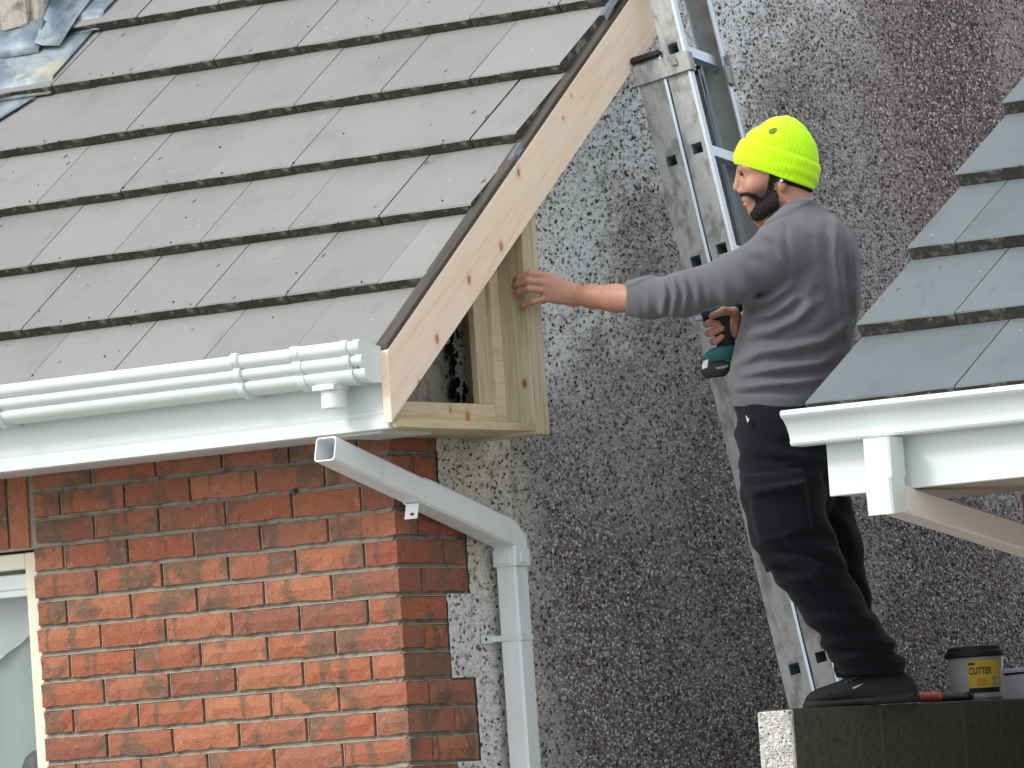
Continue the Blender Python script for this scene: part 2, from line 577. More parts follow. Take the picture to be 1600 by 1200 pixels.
def smooth01(x, a, b):
    t = np.clip((x - a) / (b - a), 0, 1)
    return t * t * (3 - 2 * t)
_ph = RNG.uniform(0, 6.28, (40,))
def vnoise(y, z, f, seed=0):
    s = np.zeros_like(y)
    for i in range(6):
        a = _ph[(seed * 7 + i) % 40] ; ff = f * (1 + .55 * i)
        th = _ph[(seed * 5 + i * 3 + 11) % 40]
        s += np.sin((y * np.cos(th) + z * np.sin(th)) * ff + a) / (1 + .4 * i)
    return s / 2.4
def dash_dirt(y, z):
    """0 = clean and sheltered, 1 = dirty and weathered; plus a cream tint near the corner"""
    barge = 2.628 + (y - .36 + .328) * .785
    d = (barge - z) * .79
    d = d + .16 * vnoise(y, z, 7, 1) + .09 * vnoise(y, z, 23, 2) + .07 * vnoise(y, z, 71, 4) + .05 * vnoise(y, z, 140, 6)
    dirt = smooth01(d, .16, .52)
    drift = .62 + .38 * smooth01(vnoise(y, z, 3.1, 3) + .25 * vnoise(y, z, 9, 5), -.6, .5)
    dirt = dirt * drift
    top = smooth01(z + .2 * vnoise(y, z, 4, 4), 3.55, 3.95) * smooth01(y, 3.2, 2.2)
    dirt = dirt * (1 - .55 * top)
    corner = smooth01(y + .05 * vnoise(y, z, 14, 6), .80, .56)
    low = smooth01(z, 2.75, 2.60)
    corner = corner * low
    dirt = dirt * (1 - .86 * corner)
    stain = corner * smooth01(vnoise(y * 3, z * .6, 9, 2) + 2.0 * (z - 2.42), .1, .7) * smooth01(y, .40, .60)
    return np.clip(dirt, 0, 1), corner, stain

def base_colour(y, z):
    dirt, corner, stain = dash_dirt(y, z)
    clean = np.array([.77, .78, .785])
    cream = np.array([.72, .69, .60])
    white = np.array([.74, .74, .72])
    dirty = np.array([.265, .245, .245])
    c = clean[None] * (1 - corner[:, None]) + cream[None] * corner[:, None]
    w = corner * smooth01(z, 2.24, 2.18) * smooth01(y, .50, .40)
    c = c * (1 - w[:, None]) + white[None] * w[:, None]
    rust = smooth01(y + .6 * (z - 3.2) + .3 * vnoise(y, z, 3, 5), 2.3, 3.3)[:, None]
    dirty = dirty[None] * (1 - rust * np.array([.32, .42, .41]))
    c = c * (1 - dirt[:, None]) + dirty * dirt[:, None]
    c = c * (1 - .62 * stain[:, None]) + np.array([.13, .10, .07])[None] * .62 * stain[:, None]
    return c

def set_colours(me, cols):
    at = me.color_attributes.new('Col', 'FLOAT_COLOR', 'POINT')
    rgba = np.ones((len(cols), 4), np.float32); rgba[:, :3] = cols
    at.data.foreach_set('color', rgba.ravel())

def dashing():
    # the mortar sheet, a fine grid clipped to the teeth of the quoin and to the roof line
    st = .0125
    ys = np.arange(.2, 4.6, st); zs = np.concatenate([np.arange(Z0 + n_lo * .075, Z0 + 4 * .075, .0125), np.arange(Z0 + 4 * .075, 5.4, .0125)])
    Y, Zz = np.meshgrid(ys, zs, indexing='ij')
    idx = np.arange(Y.size).reshape(Y.shape)
    n = np.floor((Zz[:-1, :-1] + .006 - Z0) / .075).astype(int)
    T = np.where(np.isin(n % 6, (0, 5, 4)), .3275, .2175)
    ok = (Y[:-1, :-1] > T + .004) & (Zz[1:, 1:] < under(0) + (Y[:-1, :-1]) * slope)
    q = np.stack([idx[:-1, :-1], idx[1:, :-1], idx[1:, 1:], idx[:-1, 1:]], -1)[ok]
    used, inv = np.unique(q, return_inverse=True)
    v = np.stack([np.full(used.size, -.0035), Y.ravel()[used], Zz.ravel()[used]], 1)
    v[:, 0] += RNG.normal(0, .0012, len(v))
    me = bpy.data.meshes.new('dashing')
    nf = len(q)
    me.vertices.add(len(v)); me.vertices.foreach_set('co', v.astype(np.float32).ravel())
    me.loops.add(nf * 4); me.loops.foreach_set('vertex_index', inv.ravel().astype(np.int32))
    me.polygons.add(nf); me.polygons.foreach_set('loop_start', np.arange(0, nf * 4, 4, dtype=np.int32))
    me.polygons.foreach_set('loop_total', np.full(nf, 4, np.int32))
    me.update(calc_edges=True); me.validate()
    set_colours(me, base_colour(v[:, 1], v[:, 2]))
    me.materials.append(DASH)
    tag(link('dashing', me, gable), kind='stuff')
    # chips thrown on the mortar
    p = .0106
    gy, gz = np.meshgrid(np.arange(.2, 4.3, p), np.arange(1.50, 5.0, p), indexing='ij')
    y = (gy + RNG.uniform(-.48, .48, gy.shape) * p).ravel(); z = (gz + RNG.uniform(-.48, .48, gz.shape) * p).ravel()
    n = np.floor((z - Z0) / .075).astype(int)
    T = np.where(np.isin(n % 6, (0, 5, 4)), .3275, .2175)
    dirt0, corner0, _ = dash_dirt(y, z)
    keep = (y > T + .010) & (z < under(0) + y * slope - .01) & (z < 4.05 + (y - 1.5) * .12 + .3)
    keep &= RNG.random(len(y)) < (.62 + .36 * dirt0)
    y, z = y[keep], z[keep]
    N = len(y)
    dirt, corner, stain = dash_dirt(y, z)
    ang = RNG.uniform(0, np.pi, N)
    a = RNG.uniform(.0038, .0090, N); bb = a * RNG.uniform(.4, .85, N); c = RNG.uniform(.0030, .0068, N)
    oct_ = np.array([(1, 0, 0), (0, 1, 0), (-1, 0, 0), (0, -1, 0), (0, 0, 1.0), (0, 0, -1.0)])
    jit = RNG.uniform(.7, 1.15, (N, 6, 1))
    loc = oct_[None] * jit
    loc[:, 4, 0:2] += RNG.uniform(-.45, .45, (N, 2))
    ly = loc[..., 0] * a[:, None]; lz = loc[..., 1] * bb[:, None]; lx = loc[..., 2] * c[:, None]
    ca, sa = np.cos(ang)[:, None], np.sin(ang)[:, None]
    V = np.stack([lx - .0015, y[:, None] + ly * ca - lz * sa, z[:, None] + ly * sa + lz * ca], -1).reshape(-1, 3)
    tri = np.array([(0, 1, 4), (1, 2, 4), (2, 3, 4), (3, 0, 4)])
    F = (tri[None] + (np.arange(N) * 6)[:, None, None]).reshape(-1, 3)
    me = bpy.data.meshes.new('pebble_dash')
    nf = len(F)
    me.vertices.add(len(V)); me.vertices.foreach_set('co', V.astype(np.float32).ravel())
    me.loops.add(nf * 3); me.loops.foreach_set('vertex_index', F.ravel().astype(np.int32))
    me.polygons.add(nf); me.polygons.foreach_set('loop_start', np.arange(0, nf * 3, 3, dtype=np.int32))
    me.polygons.foreach_set('loop_total', np.full(nf, 3, np.int32))
    me.update(calc_edges=True)
    t = RNG.random(N)[:, None]
    base = base_colour(y, z)
    pale = np.array([.58, .565, .57]) * RNG.uniform(.6, 1.25, (N, 1))
    grey = np.array([.30, .285, .285]) * RNG.uniform(.6, 1.4, (N, 1))
    dark = np.array([.07, .06, .057]) * RNG.uniform(.5, 1.5, (N, 1))
    brown = np.array([.16, .112, .098]) * RNG.uniform(.6, 1.4, (N, 1))
    mixd = np.where(t < .46, pale, np.where(t < .70, grey, np.where(t < .86, brown, dark)))
    rust = smooth01(y + .6 * (z - 3.2) + .3 * vnoise(y, z, 3, 5), 2.3, 3.3)[:, None]
    mixd = mixd * (1 - rust * np.array([.10, .22, .20]))
    mixc = np.where(t < .70, base * RNG.uniform(.62, 1.15, (N, 1)), np.where(t < .88, grey * .75, dark))
    col = mixc * (1 - dirt[:, None]) + mixd * dirt[:, None]
    set_colours(me, np.repeat(np.clip(col, 0, .8), 6, 0))
    me.materials.append(PEB)
    tag(link('pebble_dash', me, gable), kind='stuff')
dashing()
# black smudge of old bitumen on the wall inside the eaves box
sm = MB()
srg = random.Random(5)
for i in range(22):
    t = srg.random()
    cy = .33 + srg.gauss(0, .028); cz = 2.72 + t * .2 + srg.gauss(0, .012)
    rad = srg.uniform(.004, .016)
    pts = [(cy + rad * srg.uniform(.4, 1.2) * math.cos(a), cz + rad * srg.uniform(.5, 1.9) * math.sin(a)) for a in np.linspace(0, 6.28, 8)[:-1]]
    sm.prism(pts, 'x', -.001, .0016 + .00008 * i)
sm.build('bitumen_smear', FELT, gable)

# ------------------------------------------------------------------ roof of the bungalow
def tile_mesh(W, G, Lc, t, mat_top, seed, drop):
    """x across, y up the slope from the lower edge, z out of the roof; top falls by drop over the gauge"""
    rg = random.Random(seed)
    k = drop / G
    xs = [0, .25 * W, .5 * W, .75 * W, W]
    V, F, mi = [], [], []
    ch = .004
    sect = []
    for (y, up) in ((0.0, None), (ch, 1), (Lc, 1)):
        top = []
        for i, x in enumerate(xs):
            zt = -k * y
            jy = rg.uniform(-.0014, .0014) if y <= ch else 0
            if up is None: zt -= ch * rg.uniform(.6, 1.3)
            top.append(len(V)); V.append((x, y + jy, zt))
        sect.append(top)
    low = []
    for i, x in enumerate(xs):
        low.append(len(V)); V.append((x, rg.uniform(.0, .003), -t - rg.uniform(-.0015, .0015)))
    lowb = [len(V), len(V) + 1]; V += [(0, Lc, -k * Lc - t), (W, Lc, -k * Lc - t)]
    for i in range(4):
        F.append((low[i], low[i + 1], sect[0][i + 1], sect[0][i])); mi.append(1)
        F.append((sect[0][i], sect[0][i + 1], sect[1][i + 1], sect[1][i])); mi.append(0)
        F.append((sect[1][i], sect[1][i + 1], sect[2][i + 1], sect[2][i])); mi.append(0)
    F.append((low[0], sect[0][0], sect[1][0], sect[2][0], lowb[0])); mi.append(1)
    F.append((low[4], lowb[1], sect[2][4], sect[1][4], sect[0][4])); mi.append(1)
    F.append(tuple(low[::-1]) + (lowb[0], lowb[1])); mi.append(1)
    return mesh_from('roof_tile', V, F, [mat_top, MOSS_SHADE], mi)

def tile_field(parent, X_at, y0, z0, pitch, G, W, t, mat, sign, ncol, nrow, total_cols, total_rows, half_rows, rs, skip=lambda r, x: False, name='roof_tile'):
    """tiles laid course by course; sign -1 lays them from the verge towards -X, +1 towards +X"""
    gap = .0028
    rg = random.Random(rs)
    full = [tile_mesh(W - gap, G, G + .07, t, mat, rs * 100 + i, t + .002) for i in range(10)]
    half = [tile_mesh(W / 2 - gap, G, G + .07, t, mat, rs * 100 + 50 + i, t + .002) for i in range(4)]
    c, s = math.cos(pitch), math.sin(pitch)
    rest = MB()
    off = wl(parent)
    for r in range(total_rows):
        hf = half_rows(r)
        x = X_at
        for q in range(total_cols):
            w = W / 2 if (hf and q == 0) else W
            xl = x - w if sign < 0 else x
            pos = (xl + gap / 2 + rg.uniform(-.0012, .0012), y0 + r * G * c + rg.uniform(-.002, .002) * c, z0 + r * G * s)
            if skip(r, xl): pass
            elif r < nrow and q < ncol:
                o = link(name, rg.choice(half if w < W else full), parent, tuple(np.array(pos) - off))
                o.rotation_euler = (pitch + rg.uniform(-.002, .002), rg.uniform(-.0025, .0025), rg.uniform(-.0015, .0015))
            else:
                src = (half if w < W else full)[rg.randrange(4)]
                V = [(pos[0] + v.co.x, pos[1] + v.co.y * c - v.co.z * s, pos[2] + v.co.y * s + v.co.z * c) for v in src.vertices]
                rest.v += [tuple(np.array(v)) for v in V]
                n = len(rest.v) - len(V)
                for p in src.polygons:
                    rest.f.append(tuple(i + n for i in p.vertices)); rest.m.append(p.material_index)
            x += sign * w
    if rest.v:
        tag(rest.build('tiling', [mat, MOSS_SHADE], parent), kind='stuff')

# boarding under the tiles, front and back slope
b = MB()
XV = .208
def slab(pa, pb, t0, t1, x0, x1):
    (ya, za), (yb_, zb) = pa, pb
    d = math.hypot(yb_ - ya, zb - za); ny, nz = -(zb - za) / d, (yb_ - ya) / d
    return [(ya + ny * t0, za + nz * t0), (yb_ + ny * t0, zb + nz * t0), (yb_ + ny * t1, zb + nz * t1), (ya + ny * t1, za + nz * t1)]
b.prism(slab((EAV_Y + .05, roof_z(EAV_Y + .05)), (RIDGE_Y, roof_z(RIDGE_Y)), -.075, -.055, 0, 0), 'x', -7.5, XV - .05)
b.prism(slab((2 * RIDGE_Y - EAV_Y, EAV_Z), (RIDGE_Y, roof_z(RIDGE_Y)), .075, .02, 0, 0), 'x', -7.5, XV)
roof = b.build('roof', FELT, house)
GA = .3163
CH_X1, CH_Y0, CH_Y1 = -1.93, 1.09, 1.75
tile_field(roof, XV, EAV_Y, EAV_Z, ROOF_P, GA, .30, .031, TILE_L, -1, 9, 9, 25, 18, lambda r: r % 2 == 1, 3,
           skip=lambda r, x: 6 <= r <= 7 and -2.7 < x < -2.15)
# loose flakes of moss and mortar caught on the courses
mo = MB(); mg = random.Random(9)
for i in range(150):
    r = mg.randrange(0, 8); xx = mg.uniform(-1.7, .15)
    up = mg.choice((-.008, .012, mg.uniform(.02, .28)))
    yy = EAV_Y + (r * GA + up) * math.cos(ROOF_P); zz = EAV_Z + (r * GA + up) * math.sin(ROOF_P) - (max(up, 0) / GA) * .033 / math.cos(ROOF_P) + .002
    s = mg.uniform(.002, .0055)
    V = [(xx + s * mg.uniform(.5, 1.2) * a, yy + s * .8 * bq, zz + s * .8 * cq) for (a, bq, cq) in ((1, 0, 0), (-1, 0, 0), (0, 1, .6), (0, -1, -.6), (0, -.5, .8), (0, .5, -.8))]
    mo.add(V, [(0, 2, 4), (2, 1, 4), (1, 3, 4), (3, 0, 4), (2, 0, 5), (1, 2, 5), (3, 1, 5), (0, 3, 5)])
tag(mo.build('moss_flakes', MOSS_SHADE, roof), kind='stuff')
# the crumpled membrane that hangs out at the verge
b = MB(); mg = random.Random(21)
ts = np.linspace(.06, 3.6, 60)
for side in (0,):
    V = []
    for i, t in enumerate(ts):
        y, z = EAV_Y + .02 + t * math.cos(ROOF_P), EAV_Z + .02 * 0 + t * math.sin(ROOF_P)
        wob = .012 * math.sin(t * 9.1) + mg.uniform(-.006, .006)
        for (dx, dn) in ((-.03, -.036), (.004, -.040), (.016, -.052 + wob * .5), (.012, -.085)):
            V.append((XV + dx, y - dn * math.sin(ROOF_P), z + dn * math.cos(ROOF_P)))
    F = [(i * 4 + j, i * 4 + j + 1, i * 4 + j + 5, i * 4 + j + 4) for i in range(len(ts) - 1) for j in range(3)]
    b.add(V, F)
b.build('underlay', FELT, roof, smooth=True)
for y, ln in ((.33, .06), (.84, .09)):
    b = MB()
    V = []; m_ = 7
    for i in range(m_):
        t = y + ln * i / (m_ - 1) - .0
        zz = roof_z(t)
        h = .012 * math.sin(math.pi * i / (m_ - 1))
        V += [(XV + .004, t, zz - .028), (XV + .022, t, zz - .026 + h * .6), (XV + .030 + h * .3, t, zz - .045 + h)]
    b.add(V, [(i * 3 + j, i * 3 + j + 1, i * 3 + j + 4, i * 3 + j + 3) for i in range(m_ - 1) for j in range(2)])
    b.build('membrane_fold', MEMBRANE, roof, smooth=True)

# old last rafter and noggins behind the new bargeboard
b = MB()
bl = lambda y: 2.628 + (y + .328) * .785
b.add([(.165, -.2, bl(-.2) + .06), (.200, -.2, bl(-.2) + .06), (.200, 3.9, bl(3.9) + .06), (.165, 3.9, bl(3.9) + .06),
       (.165, -.2, roof_z(-.2) - .11), (.200, -.2, roof_z(-.2) - .11), (.200, 3.9, roof_z(3.9) - .11), (.165, 3.9, roof_z(3.9) - .11)],
      [(0, 3, 2, 1), (4, 5, 6, 7), (0, 1, 5, 4), (1, 2, 6, 5), (2, 3, 7, 6), (3, 0, 4, 7)])
b.build('rafter', DARKWOOD, house)
# new bargeboard with a plumb cut at its foot
b = MB()
bt = lambda y: 2.812 + (y + .328) * .789
yE = 3.9
b.prism([(-.328, 2.628), (yE, bl(yE)), (yE, bt(yE)), (-.328, 2.812)], 'x', .216, .241)
tag(b.build('bargeboard', PINE, house, bevel=.0015), 'new unpainted pine bargeboard with knots, rising along the gable verge')
# filler board on top of the barge (brown edge seen between barge and tiles)
b = MB()
b.prism([(-.322, bt(-.322) + .0005), (3.8, bt(3.8) + .0005), (3.8, bt(3.8) + .018), (-.322, bt(-.322) + .018)], 'x', .200, .2385)
b.build('verge_batten', GREYWOOD, house, bevel=.002)

# eaves box under the barge
b = MB()
b.box((.004, -.296, 2.617), (.236, .352, 2.637))
box = b.build('eaves_box', TREATED_Y, house, bevel=.001)
b = MB(); b.box((.02, -.24, 2.6375), (.120, .332, 2.6995)); b.build('bottom_rail', PINE2, box, bevel=.001)
b = MB(); b.box((.098, .266, 2.7), (.117, .331, 3.15)); b.build('stud', TREATED, box, bevel=.001)
b = MB()
V = []; wob = random.Random(4)
for i in range(12):
    z = 2.638 + i * .055
    y = .3325 + wob.uniform(-.004, .004)
    V += [(.10, y, z), (.128, y, z), (.128, .3775, z), (.10, .3775, z)]
F = [(i * 4 + j, i * 4 + (j + 1) % 4, i * 4 + 4 + (j + 1) % 4, i * 4 + 4 + j) for i in range(11) for j in range(4)] + [(3, 2, 1, 0), (44, 45, 46, 47)]
b.add(V, F); b.build('batten', PINE2, box)
b = MB()
b.prism([(.379, 2.612), (.452, 2.612), (.452, bl(.452) + .06), (.379, bl(.379) + .06)], 'x', .004, .2135)
b.build('back_board', TREATED, box, bevel=.002)

# fascia, soffit
b = MB()
b.prism([(-.278, 2.640), (-.278, 2.83), (-.300, 2.83), (-.300, 2.668), (-.3035, 2.664), (-.3035, 2.655), (-.3015, 2.651), (-.307, 2.646), (-.307, 2.617), (-.300, 2.614), (-.278, 2.614)], 'x', -7.5, .2145)
b.build('fascia_board', UPVC, house, smooth=True)
b = MB(); b.box((-7.5, -.2775, 2.622), (.003, .009, 2.632)); b.box((.0035, -.2775, 2.6085), (.17, -.05, 2.6165)); b.build('soffit_board', UPVC, house)

# gutter with clips, union outlet and stop end
PROF = [(0.0, .085), (0, .022), (.006, .010), (.03, 0), (.065, 0), (.082, .005), (.094, .015), (.098, .026), (.096, .033), (.089, .037), (.096, .0395), (.106, .0455), (.110, .055), (.108, .064), (.101, .069),
        (.108, .072), (.117, .078), (.121, .088), (.119, .098), (.112, .104), (.106, .1035), (.104, .098), (.108, .09), (.097, .072), (.092, .04), (.084, .018), (.066, .006), (.032, .006), (.012, .014), (.006, .026), (.006, .085)]
FY, GZ = -.300, 2.737
def gut(x0, x1, grow=0.0, z=GZ):
    cx, cz = .06, .05
    P = []
    for o, h in PROF:
        if grow:
            dx, dz = o - cx, h - cz; L = math.hypot(dx, dz); o, h = o + grow * dx / L, h + grow * dz / L
            o = max(o, .001)
        P.append((FY - .0015 - o, z + h))
    return P
b = MB(); b.prism(gut(0, 0), 'x', -7.5, .05)
gutter = b.build('gutter', UPVC, house, smooth=True)
tag(gutter, 'new white gutter with three rounded ribs')
b = MB()
b.prism(gut(0, 0, .0035), 'x', .022, .172); b.prism(gut(0, 0, .0065), 'x', -.002, .024); b.prism(gut(0, 0, .0065), 'x', .158, .178)
un = b.build('running_outlet', UPVC, gutter, smooth=True)
b = MB(); oy = -.362
b.cyl((.083, oy, GZ - .012), (.083, oy, GZ + .004), .043, n=28); b.cyl((.087, oy, GZ - .058), (.087, oy, GZ - .010), .034, .034, n=28)
b.box((.05, oy - .043, GZ - .011), (.118, oy - .02, GZ + .002))
b.build('outlet_spigot', UPVC, un, smooth=True)
b = MB()
solid = gut(0, 0, .004)[:20]
b.prism(solid, 'x', .2125, .2175); b.prism(gut(0, 0, .0038), 'x', .196, .2126); b.prism(gut(0, 0, .0001), 'x', .172, .2)
b.build('stop_end', UPVC, gutter, smooth=True)
b0 = MB(); b0.prism(gut(0, 0, .0085)[2:21] + [(FY - .0015 - .10, GZ + .098), (FY - .0015 - .09, GZ + .05), (FY - .0015 - .06, GZ + .012), (FY - .003, GZ + .012)], 'x', -.010, .010)
b0.prism([(FY - .001, GZ - .004), (FY - .07, GZ - .010), (FY - .075, GZ - .004), (FY - .001, GZ + .03)], 'x', -.008, .008)
bracket = b0.build('gutter_clip', UPVC, gutter, smooth=True)
bracket.location = (-.182, 0, 0)
for xb in (-1.0, -1.85, -2.7):
    o = bracket.copy(); COL.objects.link(o); o.location = (xb, 0, 0)

# loose downpipe: open offset, elbow, socket, straight drop down the gable
def sqpipe(b, path, a=.0325, hollow=.0):
    """square pipe along points in the plane x=const, path of (x,y,z)"""
    fr = []
    P = [np.array(p, float) for p in path]
    for i in range(len(P)):
        d = (P[min(i + 1, len(P) - 1)] - P[max(i - 1, 0)]); d /= np.linalg.norm(d)
        e1 = np.array((1.0, 0, 0)); e2 = np.cross(d, e1); e2 /= np.linalg.norm(e2)
        fr.append((e1, e2))
    r = .006
    pr = [(-a + r, -a), (a - r, -a), (a, -a + r), (a, a - r), (a - r, a), (-a + r, a), (-a, a - r), (-a, -a + r)]
    b.sweep(pr, P, fr, cap=False)
    if hollow:
        pi = [(x * (a - hollow) / a, y * (a - hollow) / a) for x, y in pr]
        b.sweep(pi[::-1], P, fr, cap=False)
        # join the rims
        n = len(pr); L = len(P)
        base = len(b.v) - 2 * n * L
        for k in (0, L - 1):
            for i in range(n):
                j = (i + 1) % n
                b.f.append((base + k * n + i, base + k * n + j, base + n * L + k * n + (n - 1 - j), base + n * L + k * n + (n - 1 - i))); b.m.append(0)
px = .060
b = MB()
A = (px, -.378, 2.575); Bq = (px, .055, 2.458)
sqpipe(b, [A, (px, -.2, 2.575 - .178 * .27), Bq], .0325, .0035)
pipe = b.build('downpipe', UPVC_OLD, house, smooth=True)
tag(pipe, 'old square white downpipe, its open top hanging free under the eaves')
b = MB()
sqpipe(b, [(px, .035, 2.463), (px, .30, 2.391), (px, .420, 2.357), (px, .450, 2.336), (px, .452, 2.292)], .0362, .003)
b.build('elbow', UPVC_OLD, pipe, smooth=True)
b = MB(); sqpipe(b, [(px, .452, 2.298), (px, .452, 0.03)], .0325, .0035); b.build('drop_pipe', UPVC_OLD, pipe, smooth=True)
b = MB(); sqpipe(b, [(px, .452, 2.312), (px, .452, 2.268)], .0385, .0055)
b.box((px - .02, .452 - .044, 2.275), (px + .02, .452 - .038, 2.300)); b.box((px + .0385, .44, 2.276), (px + .043, .466, 2.302))
b.build('socket', UPVC_OLD, pipe, smooth=True)
for (yy, zz, nm) in ((.452, 2.075, 0), (.452, 1.15, 1)):
    b = MB(); sqpipe(b, [(px, yy, zz - .008), (px, yy, zz + .008)], .0350, .0022)
    b.box((.002, yy - .085, zz - .011), (.006, yy - .030, zz + .011)); b.box((.006, yy - .036, zz - .008), (px, yy - .0345, zz + .008))
    o = b.build('pipe_bracket', UPVC, pipe)
    b = MB(); b.cyl((.0055, yy - .068, zz), (.0075, yy - .068, zz), .0045); b.build('screw', BLACK, o)
b = MB(); sqpipe(b, [(px, .015, 2.4686), (px, .04, 2.4618)], .0352, .002)
b.add([(px - .02, .0, 2.435), (px + .02, .0, 2.435), (px + .02, -.012, 2.395), (px - .02, -.012, 2.395), (px - .02, .003, 2.435), (px + .02, .003, 2.435), (px + .02, -.009, 2.395), (px - .02, -.009, 2.395)],
      [(0, 1, 2, 3), (7, 6, 5, 4), (0, 4, 5, 1), (2, 6, 7, 3), (1, 5, 6, 2), (0, 3, 7, 4)])
o = b.build('pipe_bracket', UPVC_OLD, pipe)
b = MB(); b.cyl((px + .005, -.0135, 2.407), (px + .005, -.004, 2.407), .004); b.build('screw', BLACK, o)
# blue plastic plug left in a joint
b = MB(); b.cyl((-.325, -.004, Z0 + .150), (-.325, .02, Z0 + .150), .007); b.build('wall_plug', simple_noise('blue_plastic', (.05, .08, .13), .1, 30), front_wall)

# window
gl = Mat('window_glass', (.86, .93, .92), rough=.0, spec=.8)
gl.b.inputs['Transmission Weight'].default_value = .97
gl.b.inputs['IOR'].default_value = 1.45
b = MB()
fw = .045
yF = .035
WR = WIN_R - .012
for (a, c) in (((WR - fw, yF, WIN_B), (WR, yF + .07, WIN_T - .006)), ((WIN_L, yF, WIN_B), (WIN_L + fw, yF + .07, WIN_T - .006)),
               ((WIN_L + fw, yF + .0005, WIN_T - .006 - fw), (WR - fw, yF + .07, WIN_T - .0065)), ((WIN_L + fw, yF + .0005, WIN_B), (WR - fw, yF + .07, WIN_B + fw))):
    b.box(a, c)
window = b.build('window', WINFRAME, house, bevel=.004, seg=2)
b = MB()
sx0, sx1, sz0, sz1 = WIN_L + fw + .002, WR - fw - .002, WIN_B + fw, WIN_T - .006 - fw
b.box((sx0, yF + .02, sz1 - .055), (sx1, yF + .06, sz1 - .012)); b.box((sx0, yF + .0225, sz1 - .075), (sx1, yF + .055, sz1 - .0545))
b.build('sash_rail', UPVC, window, bevel=.003)
b = MB(); b.box((sx0, yF + .022, sz0), (sx1, yF + .06, sz0 + .04)); b.build('sash_rail', UPVC, window, bevel=.003)
b = MB(); b.box((sx0 - .01, yF + .040, sz0 + .03), (sx1 + .01, yF + .046, sz1 - .06)); b.build('pane', gl.done(), window)
b = MB()
V = []
for i in range(41):
    x = sx0 + (sx1 - sx0) * i / 40
    V += [(x, yF + .16 + .012 * math.sin(i * 1.9), sz0 - .05), (x, yF + .16 + .006 * math.sin(i * 1.9), sz1 + .03)]
b.add(V, [(i * 2, i * 2 + 2, i * 2 + 3, i * 2 + 1) for i in range(40)])
b.build('net_curtain', simple_noise('net_curtain', (.50, .58, .56), .06, 14, .9, bump=0), window, smooth=True)
b = MB(); vx, vy = -1.352, yF + .10
for za, zb, ra, rb in ((1.1, 1.78, .03, .045), (1.78, 1.82, .045, .05), (1.82, 1.85, .05, .038), (1.85, 1.868, .038, .015)):
    b.cyl((vx, vy, za), (vx, vy, zb), ra, rb, n=20)
b.build('vase', BLACK, window, smooth=True)
b = MB(); V = []
for i in range(41):
    t = i / 40; x = sx0 + (sx1 - sx0) * t
    zb = sz1 - .10 - .26 * math.sin(math.pi * min(1, (1 - t) * 1.0)) ** .8
    V += [(x, yF + .135 + .006 * math.sin(i * 2.3), zb), (x, yF + .135, sz1 + .03)]
b.add(V, [(i * 2, i * 2 + 2, i * 2 + 3, i * 2 + 1) for i in range(40)])
b.build('swag_curtain', simple_noise('white_cotton', (.85, .87, .87), .04, 14, .9, bump=0), window, smooth=True)
b = MB(); b.box((-3.6, .7, 1.0), (-1.0, .72, 2.6)); b.build('inner_wall', simple_noise('room_shade', (.2, .22, .22), .1, 4, .9, bump=0), window)

# chimney with lead flashings
b = MB()
b.box((-3.0, CH_Y0, 3.5), (CH_X1, CH_Y1, 6.9))
chim = b.build('chimney', STONE, house, bevel=.012)
b = MB(); b.box((-3.04, CH_Y0 - .045, 4.185), (CH_X1 + .035, CH_Y1 + .04, 4.235)); b.build('stone_band', CONC, chim, bevel=.006)
for i, x in enumerate(np.arange(-2.95, CH_X1 - .1, .125)):
    b = MB(); b.box((x, CH_Y0 - .022, 4.055), (x + .105, CH_Y0 + .02, 4.165)); b.build('stone_block', STONE, chim, bevel=.014, seg=2, jitter=.004)
def on_roof(x, s, h):
    """point on the tiled slope: s metres up from the eaves edge, h above the tile tops"""
    r = math.floor(s / GA); fr = s - r * GA
    hh = h - fr / GA * .033
    return (x, EAV_Y + s * math.cos(ROOF_P) - hh * math.sin(ROOF_P), EAV_Z + s * math.sin(ROOF_P) + hh * math.cos(ROOF_P))
b = MB()
rg = random.Random(12)
def sheet(xl, xr, ss, h, wob=.006):
    nx = 14; V = []
    for s in ss:
        for i in range(nx + 1):
            x0, x1 = xl(s), xr(s)
            x = x0 + (x1 - x0) * i / nx
            e = 1 if 0 < i < nx else .3
            V.append(on_roof(x, s, h + rg.uniform(0, wob) * e))
    return V, [(k * (nx + 1) + i, k * (nx + 1) + i + 1, (k + 1) * (nx + 1) + i + 1, (k + 1) * (nx + 1) + i) for k in range(len(ss) - 1) for i in range(nx)]
s1, s2 = 5 * GA, 6 * GA
V, F = sheet(lambda s: -3.2, lambda s: -1.755 - (s - s1) * .05, np.linspace(s1 - .006, s2 - .004, 7), .006); b.add(V, F)
V, F = sheet(lambda s: -3.2, lambda s: -1.80 - (s1 - s) * .55, np.linspace(s1 - .155, s1 - .012, 5), .006); b.add(V, F)
V, F = sheet(lambda s: -2.02, lambda s: -1.745, np.linspace(s2 - .004, 9 * GA, 16), .008, .004); b.add(V, F)
